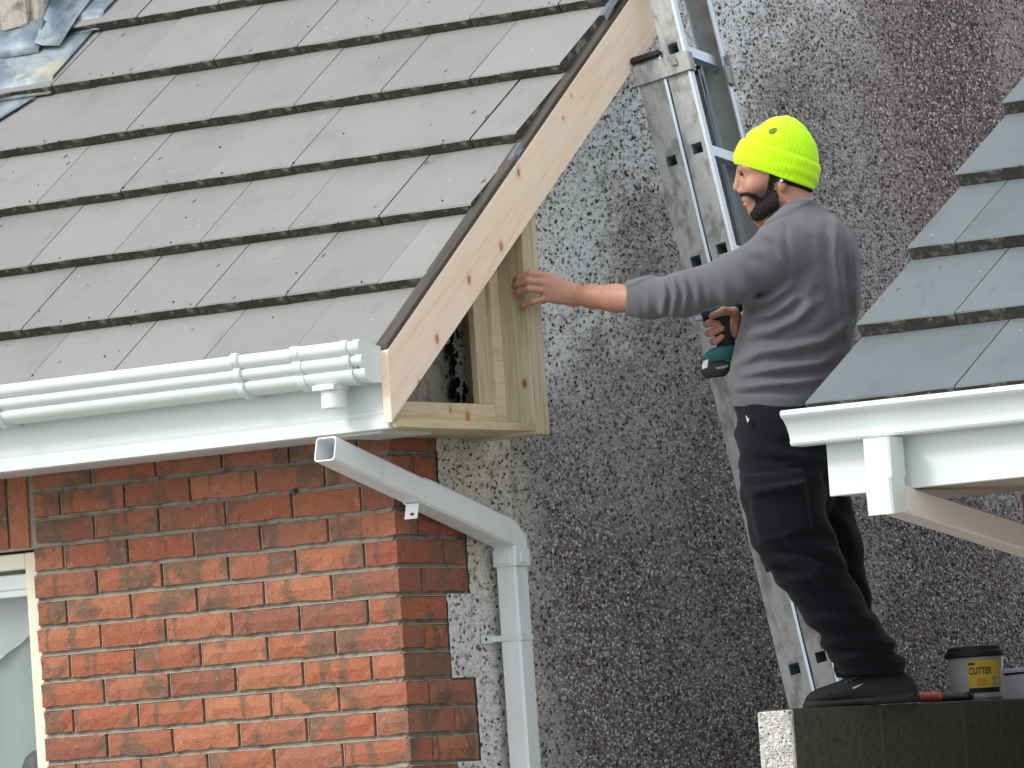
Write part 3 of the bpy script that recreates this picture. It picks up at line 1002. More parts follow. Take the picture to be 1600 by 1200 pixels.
# upstands
n0 = on_roof(0, s2 - .03, 0)
V = []
for i in range(13):
    x = -3.1 + (CH_X1 + .015 + 3.1) * i / 12
    q = on_roof(x, s2 - .10, .012)
    V += [q, (x, CH_Y0 - .035, roof_z(CH_Y0 - .035) + .004 + rg.uniform(0, .012)), (x, CH_Y0 - .006, roof_z(CH_Y0) + .055)]
b.add(V, [(i * 3 + j, i * 3 + j + 3, i * 3 + j + 4, i * 3 + j + 1) for i in range(12) for j in range(2)])
V = []
for i in range(9):
    y = CH_Y0 - .05 + (CH_Y1 + .05 - CH_Y0) * i / 8
    z = roof_z(y)
    z += .012 * (i > 0)
    V += [(CH_X1 + .10, y, z + .004), (CH_X1 + .035, y, z + .012 + rg.uniform(0, .01)), (CH_X1 + .006, y, z + (.10 + rg.uniform(0, .015)) * min(1, .25 + i * .4))]
b.add(V, [(i * 3 + j, i * 3 + j + 3, i * 3 + j + 4, i * 3 + j + 1) for i in range(8) for j in range(2)])
fl = b.build('lead_flashing', LEAD, chim, smooth=True)
md = fl.modifiers.new('thick', 'SOLIDIFY'); md.thickness = .003; md.offset = 1
# ------------------------------------------------------------------ neighbouring house on the right
nb = empty('neighbouring_house', (1.607, .5, 0), 'neighbouring house with blue-grey tiles and deep white eaves, partly out of frame', 'house')
b = MB(); b.box((1.616, .509, 0), (8.5, 3.9, 2.34))
nwall = b.build('front_wall', MORTAR, nb)
off = wl(nwall)
rr = random.Random(17)
nf_ = MB()
for n in range(-30, 1):
    z = 2.285 + n * .075 - .02
    if z < .02: continue
    x = 1.607; first = True
    while x < 8.3:
        L = .1025 if (first and n % 2) else .215
        if n > -10 and x < 2.4:
            o = link('brick', rr.choice(STR if L > .2 else HDR), nwall, tuple(np.array((x, .5, z)) - off))
        else:
            nf_.box((x, .501, z), (x + L, .58, z + .065))
        x += L + .010; first = False
tag(nf_.build('brickwork', BRICK, nwall), kind='stuff')
# gable above the side wall, soffit, fascia
RP, RG = math.atan2(.207, .284), .3514
RY, RZ, RX = -.187, 2.570, 1.392
ridge_y = 2.2
rz_ = lambda y: RZ + (y - RY) * math.tan(RP)
b = MB()
b.prism([(.52, 2.34), (2 * ridge_y - .52, 2.34), (ridge_y, rz_(ridge_y) - .16)], 'x', 1.70, 1.9)
b.build('gable_wall', CONC, nb)
b = MB(); b.box((1.43, -.135, 2.337), (8.6, .5, 2.346)); b.build('soffit_board', SOFFIT, nb)
b = MB(); b.prism([(-.15, 2.335), (-.15, 2.52), (-.132, 2.52), (-.132, 2.335)], 'x', 1.425, 8.6); b.build('fascia_board', UPVC, nb, bevel=.002)
b = MB(); b.box((1.4265, -.131, 2.3365), (1.442, .49, 2.44)); b.build('box_end', UPVC, nb)
b = MB()
b.prism(slab((RY + .05, rz_(RY + .05)), (ridge_y, rz_(ridge_y)), -.085, -.06, 0, 0), 'x', RX + .02, 8.6)
b.prism(slab((2 * ridge_y - RY, RZ), (ridge_y, rz_(ridge_y)), .085, .02, 0, 0), 'x', RX, 8.6)
nroof = b.build('roof', FELT, nb)
tile_field(nroof, RX, RY, RZ, RP, RG, .287, .038, TILE_R, 1, 5, 7, 25, 9, lambda r: r % 2 == 0, 5)
# ogee gutter, open at its end
OG = [(0, .080), (0, 0), (.055, 0), (.062, .002), (.066, .008), (.064, .014), (.068, .03), (.078, .05), (.092, .066), (.100, .070), (.1045, .077), (.103, .086), (.096, .089), (.090, .086), (.094, .078),
      (.088, .070), (.074, .054), (.062, .03), (.058, .010), (.052, .004), (.004, .004), (.004, .080)]
b = MB(); b.prism([(-.152 - o, 2.465 + h) for o, h in OG], 'x', 1.362, 8.6)
ngut = b.build('gutter', UPVC, nb, smooth=True)
b = MB(); b.prism([(-.1545 - o * .97, 2.467 + h * .97) for o, h in OG[:13]], 'x', 1.378, 1.381); b.build('stop_end', UPVC_OLD, ngut)
# square outlet, swan neck back to the wall
def ypipe(b, path, a=.0325):
    P = [np.array(p, float) for p in path]; fr = []
    for i in range(len(P)):
        d = (P[min(i + 1, len(P) - 1)] - P[max(i - 1, 0)]); d /= np.linalg.norm(d)
        e1 = np.array((1.0, 0, 0)); e2 = np.cross(d, e1); e2 /= np.linalg.norm(e2); fr.append((e1, e2))
    r = .005
    pr = [(-a + r, -a), (a - r, -a), (a, -a + r), (a, a - r), (a - r, a), (-a + r, a), (-a, a - r), (-a, -a + r)]
    b.sweep(pr, P, fr)
b = MB(); xq = 1.625
ypipe(b, [(xq, -.212, 2.462), (xq, -.212, 2.365), (xq, -.218, 2.362), (xq, -.212, 2.275)], .0375)
npipe = b.build('downpipe', UPVC, nb, smooth=True)
b = MB(); ypipe(b, [(xq, -.215, 2.315), (xq + .075, .44, 2.185), (xq + .078, .455, 2.15), (xq + .078, .457, 0.03)], .034)
b.build('swan_neck', simple_noise('pinkish_upvc', (.72, .70, .66), .05, 10, .45, bump=0), npipe, smooth=True)

# ------------------------------------------------------------------ ladder leaning on the bargeboard
def ladder():
    e = np.array((-.204, .979, 0.0)); e /= np.linalg.norm(e)           # along the rungs, away from the camera
    P1, P2 = np.array((.252, .95, 3.62)), np.array((.600, .95, 1.84))
    up = (P1 - P2) / np.linalg.norm(P1 - P2)
    e = e - up * (e @ up); e /= np.linalg.norm(e)
    out = np.cross(e, up)                                              # away from the gable
    if out[0] < 0: out = -out
    L0 = P2[2] / up[2]
    foot = P2 - up * L0
    mat = Matrix(((out[0], e[0], up[0], foot[0]), (out[1], e[1], up[1], foot[1]), (out[2], e[2], up[2], foot[2]), (0, 0, 0, 1)))
    ld = empty('extension_ladder', foot, 'aluminium double extension ladder leaning against the bargeboard behind the person', 'ladder', mat=mat)
    # local axes: x out from the wall, y along the rungs (0 near, Wd far), z up the ladder
    Wd = .325
    zt = (3.62 + .02) / up[2]
    h0 = (3.395 - 0) / up[2]; 
    base_top = zt + .01
    dep = .083
    rung = .2905
    zb0 = L0 + (3.36 - 1.84) / up[2]                                   # a rung level of the base section
    def stile(x0, x1, y0, z0, z1, inner, rungs, nm):
        b = MB()
        s = 1 if inner > 0 else -1
        t = .003
        web0, web1 = (y0, y0 + t)
        hw = .015
        prev = z0
        xm = (x0 + x1) / 2
        # web with square rung holes
        for zr in rungs:
            b.box((x0, web0, prev), (x1, web1, zr - hw)); b.box((x0, web0, zr - hw), (xm - hw, web1, zr + hw)); b.box((xm + hw, web0, zr - hw), (x1, web1, zr + hw))
            prev = zr + hw
        b.box((x0, web0, prev), (x1, web1, z1))
        fl = .026 * s
        yb, yc = sorted((y0 + t * .5, y0 + t * .5 + fl))
        b.box((x0 - .0005, yb, z0), (x0 + .004, yc, z1), 1); b.box((x1 - .004, yb, z0), (x1 + .0005, yc, z1), 1)
        ye = y0 - .0035 if s > 0 else y0 + t + .0005
        b.box((x1 - .007, min(ye, ye + .003), z0), (x1 + .001, max(ye, ye + .003), z1), 1)
        return b.build(nm, [ALU if s > 0 else ALU_DARK, ALU_EDGE], ld, local=True)
    zs_b = [zb0 - rung * k for k in range(11, -1, -1) if .1 < zb0 - rung * k < base_top - .06]
    zf0 = zb0 + .012
    zs_f = [zf0 + rung * k for k in range(-9, 7)]
    zs_f = [z for z in zs_f if z > .6]
    fx = dep + .006
    fdep = .068
    for (y, inner) in ((0.0, 1), (Wd, -1)):
        stile(0, dep, y, .02, base_top, inner, zs_b, 'stile')
        stile(fx, fx + fdep, y, zs_f[0] - .15, zs_f[-1] + .15, inner, zs_f, 'stile')
    for zr in zs_b:
        b = MB(); h = .0147
        b.prism([(dep / 2 - h, zr - h), (dep / 2 + h, zr - h), (dep / 2 + h, zr + h), (dep / 2 - h, zr + h), (dep / 2 - h + .002, zr + h - .002), (dep / 2 + h - .002, zr + h - .002), (dep / 2 + h - .002, zr - h + .002), (dep / 2 - h + .002, zr - h + .002)][:4], 'y', .004, Wd - .001, cap=False)
        b.build('rung', ALU_EDGE, ld, local=True)
    for zr in zs_f:
        b = MB(); h = .0147; c = fx + fdep / 2
        b.prism([(c - h, zr - h), (c + h, zr - h), (c + h, zr + h), (c - h, zr + h)], 'y', .004, Wd - .001, cap=False)
        b.build('rung', ALU_EDGE, ld, local=True)
    # guide brackets at the head of the base section, with caps
    for y0, s in ((0, -1), (Wd + .003, 1)):
        b = MB()
        ya, yb = (y0 - .012, y0 - .0005) if s < 0 else (y0 + .0005, y0 + .012)
        b.box((-.004, ya, base_top - .068), (fx + fdep + .006, yb, base_top - .012))
        b.box((fx + fdep * .35, ya - .006, base_top - .045), (fx + fdep * .6, ya, base_top - .025))
        b.box((fx + fdep + .002, ya, base_top - .068), (fx + fdep + .008, ya + .04 * (1 if s < 0 else -1), base_top - .012))
        b.build('guide_bracket', ALU, ld, local=True, bevel=.002)
        b = MB(); b.box((-.005, y0 - .014 if s < 0 else y0 - .02, base_top - .004), (dep + .002, y0 + .02 if s < 0 else y0 + .014, base_top + .016)); b.build('end_cap', BLACK, ld, local=True, bevel=.006)
    b = MB(); b.box((fx + fdep + .003, Wd - .002, base_top - .07), (fx + fdep + .012, Wd + .012, base_top + .02)); b.build('hook', ALU_DARK, ld, local=True)
    for y0 in (-.005, Wd - .012):
        b = MB(); b.box((-.006, y0, 0), (dep + .006, y0 + .022, .05)); b.build('rubber_foot', BLACK, ld, local=True, bevel=.004)
ladder()

# ------------------------------------------------------------------ block wall the person stands on
WT = 1.826
bw = empty('block_wall', (.9, .39, 0), 'dark concrete block wall with a white dashed end, under the person', 'wall')
b = MB(); b.box((.856, .40, 0), (.946, 4.0, WT - .004)); b.box((.66, .75, 0), (.855, 4.0, WT - .003))
core = b.build('mortar_core', simple_noise('dark_mortar', (.13, .125, .115), .3, 120, .95, bump=.5), bw)
course = 0
z = WT
while z > .1:
    y = .39 + (0 if course % 2 == 0 else -.225)
    first = True
    while y < 3.9:
        ya, yb = max(y, .39), min(y + .44, 3.95)
        if yb - ya > .05 and z - .215 > 0:
            b = MB(); b.box((.852, ya, z - .215), (.95, yb, z))
            b.build('concrete_block', BLOCK, bw, bevel=.004, jitter=.0012)
        y += .45
    z -= .225; course += 1
# white dashing on the wall end
b = MB(); b.box((.848, .375, 0.02), (.9512, .391, WT - .003)); b.build('dashed_end', simple_noise('white_dashing', (.66, .65, .62), .25, 120, .9, bump=.9, dirt=(.36, .35, .32), dirt_at=(.52, .66), bdist=.006), bw, bevel=.004)
def end_chips():
    N = 2600
    x = RNG.uniform(.852, .948, N); z = RNG.uniform(1.2, WT - .006, N)
    a = RNG.uniform(.003, .006, N); V = []; F = []; cols = []
    for i in range(N):
        th = RNG.uniform(0, 6.28); n = len(V); c = RNG.uniform(.45, .75) if RNG.random() > .12 else .15
        for k in range(4):
            t = th + k * 1.57; q = a[i] * RNG.uniform(.6, 1.2)
            V.append((x[i] + q * math.cos(t), .376, z[i] + q * math.sin(t) * .8))
        V.append((x[i] + RNG.uniform(-.002, .002), .3712, z[i]))
        F += [(n, n + 1, n + 4), (n + 1, n + 2, n + 4), (n + 2, n + 3, n + 4), (n + 3, n, n + 4)]
        cols += [(c, c, c * .97)] * 5
    o = wl(bw)
    me = mesh_from('pebble_dash', [np.array(v) - o for v in V], F, [PEB])
    set_colours(me, np.array(cols))
    tag(link('pebble_dash', me, bw), kind='stuff')
end_chips()

# ------------------------------------------------------------------ things on the wall
TUBC = (.825, 1.60, WT)
tub = empty('plastic_tub', TUBC, 'clear plastic tub with black lid and yellow CUTTER label on the block wall', 'tub')
def ring(b, r0, z0, r1, z1, n=40, mi=0):
    V = []
    for r, z in ((r0, z0), (r1, z1)):
        V += [(TUBC[0] + r * math.cos(t), TUBC[1] + r * math.sin(t), WT + z) for t in np.linspace(0, 2 * math.pi, n, endpoint=False)]
    b.add(V, [(i, (i + 1) % n, n + (i + 1) % n, n + i) for i in range(n)], mi)
cp = Mat('clear_plastic', (.62, .66, .70), rough=.25)
cp.b.inputs['Transmission Weight'].default_value = .35
b = MB()
for (r0, z0, r1, z1) in ((.0, .002, .066, .002), (.066, .002, .072, .01), (.072, .01, .078, .125), (.078, .125, .082, .13), (.076, .125, .070, .012), (.070, .012, 0, .006)):
    ring(b, max(r0, .0005), z0, max(r1, .0005), z1)
b.build('tub_body', cp.done(), tub, smooth=True)
b = MB()
for (r0, z0, r1, z1) in ((.0835, .122, .087, .125), (.087, .125, .086, .137), (.086, .137, .078, .140), (.078, .140, .076, .151), (.076, .151, .068, .154), (.068, .154, .0005, .153), (.0835, .122, .0805, .123)):
    ring(b, r0, z0, r1, z1)
b.build('lid', BLACK, tub, smooth=True)
b = MB()
n = 30
for (z0, z1, rad) in ((.008, .060, .0695),):
    ring(b, .0005, .012, .0690, .012); ring(b, .0690, .012, .0735, .055); ring(b, .0735, .055, .0005, .062)
b.build('screws', simple_noise('zinc_screws', (.36, .37, .39), .6, 140, .5, metal=.5, bump=.9, bdist=.004), tub)
# label wrapped on the side that faces the camera
view = math.atan2(-12.4985 - TUBC[1], 8.714 - TUBC[0])
def curved(b, a0, a1, z0, z1, dr, mi=0):
    m_ = 16; V = []
    for i in range(m_ + 1):
        t = view + a0 + (a1 - a0) * i / m_
        for z in (z0, z1):
            r = .072 + (z - .01) / .115 * .006 + dr
            V.append((TUBC[0] + r * math.cos(t), TUBC[1] + r * math.sin(t), WT + z))
    b.add(V, [(i * 2, i * 2 + 2, i * 2 + 3, i * 2 + 1) for i in range(m_)], mi)
b = MB(); curved(b, -.32, .95, .030, .112, .0008); lab = b.build('label', simple_noise('yellow_label', (.72, .50, .07), .1, 20, .5, bump=0), tub, smooth=True)
b = MB(); curved(b, -.32, .95, .022, .036, .0012); b.build('label_band', BLACK, lab)
ORG = simple_noise('orange_print', (.70, .30, .03), .05, 20, .5, bump=0)
b = MB(); curved(b, .0, .35, .042, .062, .0014); b.build('print_panel', ORG, lab)
b = MB(); curved(b, .60, .80, .040, .066, .0014); b.build('print_panel', simple_noise('grey_print', (.33, .36, .42), .3, 60, .5, bump=0), lab)
b = MB(); curved(b, -.27, -.05, .100, .106, .0014); b.build('print_line', BLACK, lab)
def curved_text(txt, a0, a1, z0, hgt, dr, parent, mat, name):
    cu = bpy.data.curves.new('t', 'FONT'); cu.body = txt; cu.size = 1.0; cu.offset = .022
    to = bpy.data.objects.new('t', cu); COL.objects.link(to)
    bpy.context.view_layer.update()
    me = bpy.data.meshes.new_from_object(to.evaluated_get(bpy.context.evaluated_depsgraph_get()))
    bpy.data.objects.remove(to); bpy.data.curves.remove(cu)
    co = np.array([v.co[:] for v in me.vertices]); lo, hi = co.min(0), co.max(0)
    o = wl(parent)
    for v, c in zip(me.vertices, co):
        u = (c[0] - lo[0]) / (hi[0] - lo[0]); w = (c[1] - lo[1]) / (hi[1] - lo[1])
        z = z0 + w * hgt; t = view + a0 + (a1 - a0) * u; r = .072 + (z - .01) / .115 * .006 + dr
        v.co = (TUBC[0] + r * math.cos(t) - o[0], TUBC[1] + r * math.sin(t) - o[1], WT + z - o[2])
    me.materials.append(mat)
    return link(name, me, parent)
curved_text('CUTTER', -.27, .58, .073, .020, .0016, lab, BLACK, 'lettering')

# red handled tool lying beside the tub
tl = empty('hand_tool', (.885, 1.30, WT), 'hand tool with red handle and dark shaft lying on the block wall', 'tool')
b = MB()
path = [(.905, 1.10, WT + .016), (.902, 1.13, WT + .0175), (.897, 1.20, WT + .016), (.893, 1.255, WT + .0145)]
b.sweep([(.0145 * math.cos(t), .0145 * math.sin(t) * .95) for t in np.linspace(0, 6.283, 12, endpoint=False)], path, [((.998, .06, 0), (0, 0, 1))] * 4)
b.build('handle', simple_noise('red_rubber', (.52, .055, .04), .15, 30, .5, bump=.1), tl, smooth=True)
b = MB()
b.cyl((.893, 1.255, WT + .0140), (.880, 1.44, WT + .0125), .0125, .0105, n=12); b.cyl((.880, 1.44, WT + .0125), (.879, 1.455, WT + .0125), .014, .014, n=12)
b.build('shaft', BLACK, tl, smooth=True)
b = MB(); b.cyl((.879, 1.4555, WT + .0135), (.878, 1.468, WT + .0135), .0115, .009, n=12); b.build('ferrule', ALU_EDGE, tl, smooth=True)

cb = empty('white_carton', (.83, 1.92, WT), 'pale lilac carton with a dark stripe at the right edge of the block wall', 'carton')
b = MB(); b.box((.75, 1.80, WT), (.93, 2.06, WT + .088)); b.build('box_body', simple_noise('pale_card', (.60, .60, .68), .04, 8, .7, bump=0), cb, bevel=.002)
b = MB(); b.box((.749, 1.799, WT + .070), (.9312, 2.061, WT + .076)); b.build('stripe', BLACK, cb)
# ------------------------------------------------------------------ person: shapes grown from distance fields
PD = 15.3                                   # distance from the camera of the plane the figure is laid out in
def Lraw(x, y, v):
    d = PD + v
    return np.array([(x - 800) * d / FPX, v, (600 - y) * d / FPX])
FOOT = Lraw(1340, 1103.3, .07); FOOT[1] = 0.0
def L(x, y, v=0.0): return Lraw(x, y, v) - FOOT
org = CAM + FWD * PD + RIGHT * FOOT[0] + UP * FOOT[2]
PM = Matrix(((RIGHT[0], FWD[0], UP[0], org[0]), (RIGHT[1], FWD[1], UP[1], org[1]), (RIGHT[2], FWD[2], UP[2], org[2]), (0, 0, 0, 1)))
person = empty('person', org, 'person in neon yellow beanie, grey jumper and dark trousers reaching for the eaves box', 'person', mat=PM)
SC = PD / FPX                               # metres per pixel in that plane

class SDF:
    def __init__(s, lo, hi, h):
        s.lo = np.array(lo, float); s.h = h
        s.ax = [np.arange(a, b + h, h) for a, b in zip(lo, hi)]
        s.D = np.full([len(a) for a in s.ax], .08, np.float32)
    def blk(s, lo, hi):
        sl = []
        for a, l, u in zip(s.ax, lo, hi):
            i0 = max(0, int(np.searchsorted(a, l)) - 1); i1 = min(len(a), int(np.searchsorted(a, u)) + 1)
            sl.append(slice(i0, max(i1, i0)))
        g = np.meshgrid(*[a[q] for a, q in zip(s.ax, sl)], indexing='ij')
        return tuple(sl), g
    def all(s):
        return np.meshgrid(*s.ax, indexing='ij')
    def put(s, sl, d, k):
        a = s.D[sl]
        if a.size == 0: return
        if k > 0:
            hh = np.clip(.5 + .5 * (a - d) / k, 0, 1)
            s.D[sl] = a * (1 - hh) + d * hh - k * hh * (1 - hh)
        else:
            s.D[sl] = np.minimum(a, d)
    def cone(s, a, b, ra, rb, k=.015):
        a, b = np.array(a), np.array(b); m = max(ra, rb) + .06
        sl, (X, Y, Z) = s.blk(np.minimum(a, b) - m, np.maximum(a, b) + m)
        if X.size == 0: return s
        d = b - a; q = d @ d + 1e-12
        t = np.clip(((X - a[0]) * d[0] + (Y - a[1]) * d[1] + (Z - a[2]) * d[2]) / q, 0, 1)
        r = np.sqrt((X - a[0] - t * d[0]) ** 2 + (Y - a[1] - t * d[1]) ** 2 + (Z - a[2] - t * d[2]) ** 2) - (ra + (rb - ra) * t)
        s.put(sl, r, k); return s
    def chain(s, pts, k=.015):
        for (p, r), (q, r2) in zip(pts[:-1], pts[1:]): s.cone(p, q, r, r2, k)
        return s
    def ell(s, c, r, k=.015, sub=False, tilt=0.0):
        c, r = np.array(c), np.array(r); m = r.max() + .06
        sl, (X, Y, Z) = s.blk(c - m, c + m)
        if X.size == 0: return s
        X, Y, Z = X - c[0], Y - c[1], Z - c[2]
        if tilt: X, Z = X * math.cos(tilt) + Z * math.sin(tilt), -X * math.sin(tilt) + Z * math.cos(tilt)
        k0 = np.sqrt((X / r[0]) ** 2 + (Y / r[1]) ** 2 + (Z / r[2]) ** 2); k1 = np.sqrt((X / r[0] ** 2) ** 2 + (Y / r[1] ** 2) ** 2 + (Z / r[2] ** 2) ** 2) + 1e-6
        d = k0 * (k0 - 1) / k1
        if sub:
            a = s.D[sl]; hh = np.clip(.5 - .5 * (a + d) / k, 0, 1)
            s.D[sl] = a * (1 - hh) - d * hh + k * hh * (1 - hh)
        else: s.put(sl, d, k)
        return s
    def slices(s, H, cu, a, b_, cv, k=.02, tilt=0.0, c0=(0, 0), pw=2.0):
        """stack of elliptic slices: at height H centre cu, half widths a (u) and b_ (v)"""
        X, Y, Z = s.all()
        X, Z = X - c0[0], Z - c0[1]
        if tilt: X, Z = X * math.cos(tilt) - Z * math.sin(tilt), X * math.sin(tilt) + Z * math.cos(tilt)
        o = np.argsort(H); H = np.array(H)[o]
        Hd = np.linspace(H[0], H[-1], 240)
        def ip(q):
            qd = np.interp(Hd, H, np.array(q, float)[o])
            e = np.concatenate([np.full(12, qd[0]), qd, np.full(12, qd[-1])])
            for _ in range(2): e = np.convolve(e, np.ones(9) / 9, 'same')
            return np.interp(Z, Hd, e[12:-12])
        A, B, U, V = ip(a), ip(b_), ip(cu), ip(cv)
        k0 = (np.abs((X - U) / A) ** pw + np.abs((Y - V) / B) ** pw) ** (1 / pw)
        d = (k0 - 1) * np.minimum(A, B)
        d = np.maximum(d, np.maximum(H[0] - Z, Z - H[-1]))
        s.put((slice(None),) * 3, d, k); return s
    def mesh(s):
        return surface_nets(s.D, s.lo, s.h)

def surface_nets(D, lo, h):
    S = D < 0
    c = [D[i:D.shape[0] - 1 + i, j:D.shape[1] - 1 + j, k:D.shape[2] - 1 + k] for i in (0, 1) for j in (0, 1) for k in (0, 1)]
    cs = [q < 0 for q in c]
    cnt = sum(q.astype(np.int8) for q in cs)
    act = (cnt > 0) & (cnt < 8)
    idx = np.argwhere(act)
    cv = np.stack([q[act] for q in c], 1)
    off = np.array([(i, j, k) for i in (0, 1) for j in (0, 1) for k in (0, 1)], float)
    P = np.zeros((len(idx), 3)); W = np.zeros(len(idx))
    for a in range(8):
        for b in range(a + 1, 8):
            if np.abs(off[a] - off[b]).sum() != 1: continue
            x, y = cv[:, a], cv[:, b]
            m = (x < 0) != (y < 0)
            t = np.where(m, x / (x - y + 1e-12), 0)
            P += np.where(m[:, None], off[a] + t[:, None] * (off[b] - off[a]), 0); W += m
    V = (idx + P / W[:, None]) * h + lo
    num = -np.ones(act.shape, np.int64); num[act] = np.arange(len(idx))
    F = []
    for ax in range(3):
        a = [slice(None)] * 3; b = [slice(None)] * 3
        a[ax] = slice(0, -1); b[ax] = slice(1, None)
        s0, s1 = S[tuple(a)], S[tuple(b)]
        o = [q for q in range(3) if q != ax]
        for flip, m in ((False, s0 & ~s1), (True, ~s0 & s1)):
            e = np.argwhere(m)
            e = e[(e[:, o[0]] > 0) & (e[:, o[1]] > 0)]
            e = e[(e[:, o[0]] < act.shape[o[0]]) & (e[:, o[1]] < act.shape[o[1]])]
            q = []
            for d0, d1 in ((0, 0), (-1, 0), (-1, -1), (0, -1)):
                g = e.copy(); g[:, o[0]] += d0; g[:, o[1]] += d1
                q.append(num[g[:, 0], g[:, 1], g[:, 2]])
            q = np.stack(q, 1)
            if flip ^ (ax == 1): q = q[:, ::-1]
            F.append(q)
    F = np.concatenate(F); F = F[(F >= 0).all(1)]
    return V, F

def np_mesh(name, parts, mat, parent):
    V = np.concatenate([p[0] for p in parts]); n = 0; Fs = []
    for p in parts:
        Fs.append(p[1] + n); n += len(p[0])
    F = np.concatenate(Fs); nf = len(F)
    me = bpy.data.meshes.new(name)
    me.vertices.add(len(V)); me.vertices.foreach_set('co', V.astype(np.float32).ravel())
    me.loops.add(nf * 4); me.loops.foreach_set('vertex_index', F.ravel().astype(np.int32))
    me.polygons.add(nf); me.polygons.foreach_set('loop_start', np.arange(0, nf * 4, 4, dtype=np.int32))
    me.polygons.foreach_set('loop_total', np.full(nf, 4, np.int32))
    me.polygons.foreach_set('use_smooth', np.ones(nf, bool))
    me.update(calc_edges=True); me.validate()
    bm = bmesh.new(); bm.from_mesh(me); bmesh.ops.recalc_face_normals(bm, faces=bm.faces)
    bmesh.ops.smooth_vert(bm, verts=bm.verts, factor=.35, use_axis_x=True, use_axis_y=True, use_axis_z=True)
    bm.to_mesh(me); bm.free()
    me.materials.append(mat)
    return link(name, me, parent)

def poly_sd(X, Z, pts):
    """signed distance to a polygon in the u-w plane"""
    d = np.full(X.shape, 1e9); ins = np.zeros(X.shape, bool)
    n = len(pts)
    for i in range(n):
        (ax, az), (bx, bz) = pts[i], pts[(i + 1) % n]
        ex, ez = bx - ax, bz - az
        t = np.clip(((X - ax) * ex + (Z - az) * ez) / (ex * ex + ez * ez + 1e-12), 0, 1)
        d = np.minimum(d, (X - ax - t * ex) ** 2 + (Z - az - t * ez) ** 2)
        cond = ((az > Z) != (bz > Z)) & (X < (bx - ax) * (Z - az) / (bz - az + 1e-12) + ax)
        ins ^= cond
    d = np.sqrt(d)
    return np.where(ins, -d, d)

# materials of the figure
def skin_material():
    m = Mat('skin', rough=.5, spec=.4)
    m.coords('Object')
    m.setcol((.43, .225, .155))
    m.mix(m.math('MULTIPLY', m.step(m.noise(26, 3, .6), .45, .7), .45), (.38, .165, .115))
    c_ = L(1192, 318)
    ds = m.n('VectorMath', operation='DISTANCE'); m.l(m.vec, ds.inputs[0]); ds.inputs[1].default_value = (c_[0], -.05, c_[2])
    jaw = m.math('ADD', ds.outputs['Value'], m.math('MULTIPLY', m.math('SUBTRACT', m.noise(120, 3, .7), .5), .03))
    m.mix(m.math('MULTIPLY', m.step(jaw, .062, .030), .75), (.10, .062, .048))      # stubble
    m.hsv(m.noise(220, 3, .6), .82, 1.15)
    m.b.inputs['Subsurface Weight'].default_value = .12
    m.b.inputs['Subsurface Radius'].default_value = (.01, .004, .002)
    m.bump(m.noise(300, 3, .6), .25, .001)
    return m.done()
SKIN = skin_material()
HAIR = simple_noise('black_hair', (.022, .017, .015), .5, 260, .7, bump=1.0, spec=.3, bdist=.004)
def knit(name, c, fine=700, var=.28, sheen=.2):
    m = Mat(name, rough=.95, spec=.12)
    m.coords('Object')
    m.setcol(c)
    m.hsv(m.noise(fine, 2, .7), 1 - var, 1 + var)
    m.hsv(m.noise(9, 4, .6), .9, 1.1)
    m.b.inputs['Sheen Weight'].default_value = sheen
    m.bump(m.noise(fine, 2, .6), .35, .001)
    return m.done()
SHIRT = knit('heather_grey_knit', (.112, .114, .128))
TROUS = knit('navy_black_canvas', (.0075, .0085, .0125), 900, .25, .06)
def hivis():
    m = Mat('neon_yellow_knit', rough=.85, spec=.15)
    m.coords('Object', scale=(1, 1, .06), rot=(0, -.31, 0))
    m.setcol((.54, .97, .012))
    w = m.noise(260, 1, .5)
    m.hsv(w, .9, 1.08)
    m.b.inputs['Sheen Weight'].default_value = .2
    # fluorescent dye gives back a little more than it receives
    m.b.inputs['Emission Color'].default_value = (.55, 1.0, .01, 1)
    m.b.inputs['Emission Strength'].default_value = .0
    m.bump(w, .8, .003)
    return m.done()
HIVIS = hivis()
RUBBER = simple_noise('black_rubber', (.030, .030, .030), .35, 60, .75, bump=.2)
SHOE = simple_noise('black_shoe_fabric', (.019, .019, .020), .4, 180, .8, bump=.4)

# ---- head, neck, hands (skin)
hs_ = SDF(L(1135, 372, -.13), L(1300, 170, .13), .0030)
H = hs_
H.ell(L(1217, 248), (.098, .074, .098), .01)
H.ell(L(1186, 285), (.050, .058, .072), .03)
H.ell(L(1172, 262), (.030, .060, .026), .02)
H.cone(L(1212, 312, -.045), L(1186, 331, -.018), .022, .020, .02); H.cone(L(1212, 312, .045), L(1186, 331, .018), .022, .020, .02)
H.cone(L(1183, 329, -.012), L(1183, 329, .012), .021, .021, .02)
H.ell(L(1171, 311), (.016, .026, .022), .015)
H.cone(L(1156, 266), L(1151, 290), .0072, .0092, .010)
H.ell(L(1151.5, 294.5), (.0110, .0105, .0088), .006)
for s in (-1, 1):
    H.ell(L(1158, 299, s * .0105), (.0095, .0070, .0070), .006)
    H.ell(L(1157, 274, s * .031), (.014, .015, .011), .010, sub=True)
    H.ell(L(1167, 272.5, s * .031), (.0125, .0125, .0125), .003)
    H.cone(L(1157, 264, s * .012), L(1164, 261, s * .045), .0065, .0065, .008)
    H.ell(L(1180, 291, s * .048), (.024, .014, .020), .02)
    H.ell(L(1222, 289, s * .070), (.012, .009, .019), .006)
H.ell(L(1164, 313), (.0085, .021, .0045), .004); H.ell(L(1165.5, 320), (.0080, .018, .0048), .004)
H.ell(L(1160, 316.5), (.010, .024, .0016), .002, sub=True)
headD = H.D.copy()
H.cone(L(1244, 345, .0), L(1228, 285, 0), .062, .056, .02)
H.cone(L(1200, 345, 0), L(1212, 325, 0), .03, .03, .03)
head_part = H.mesh()

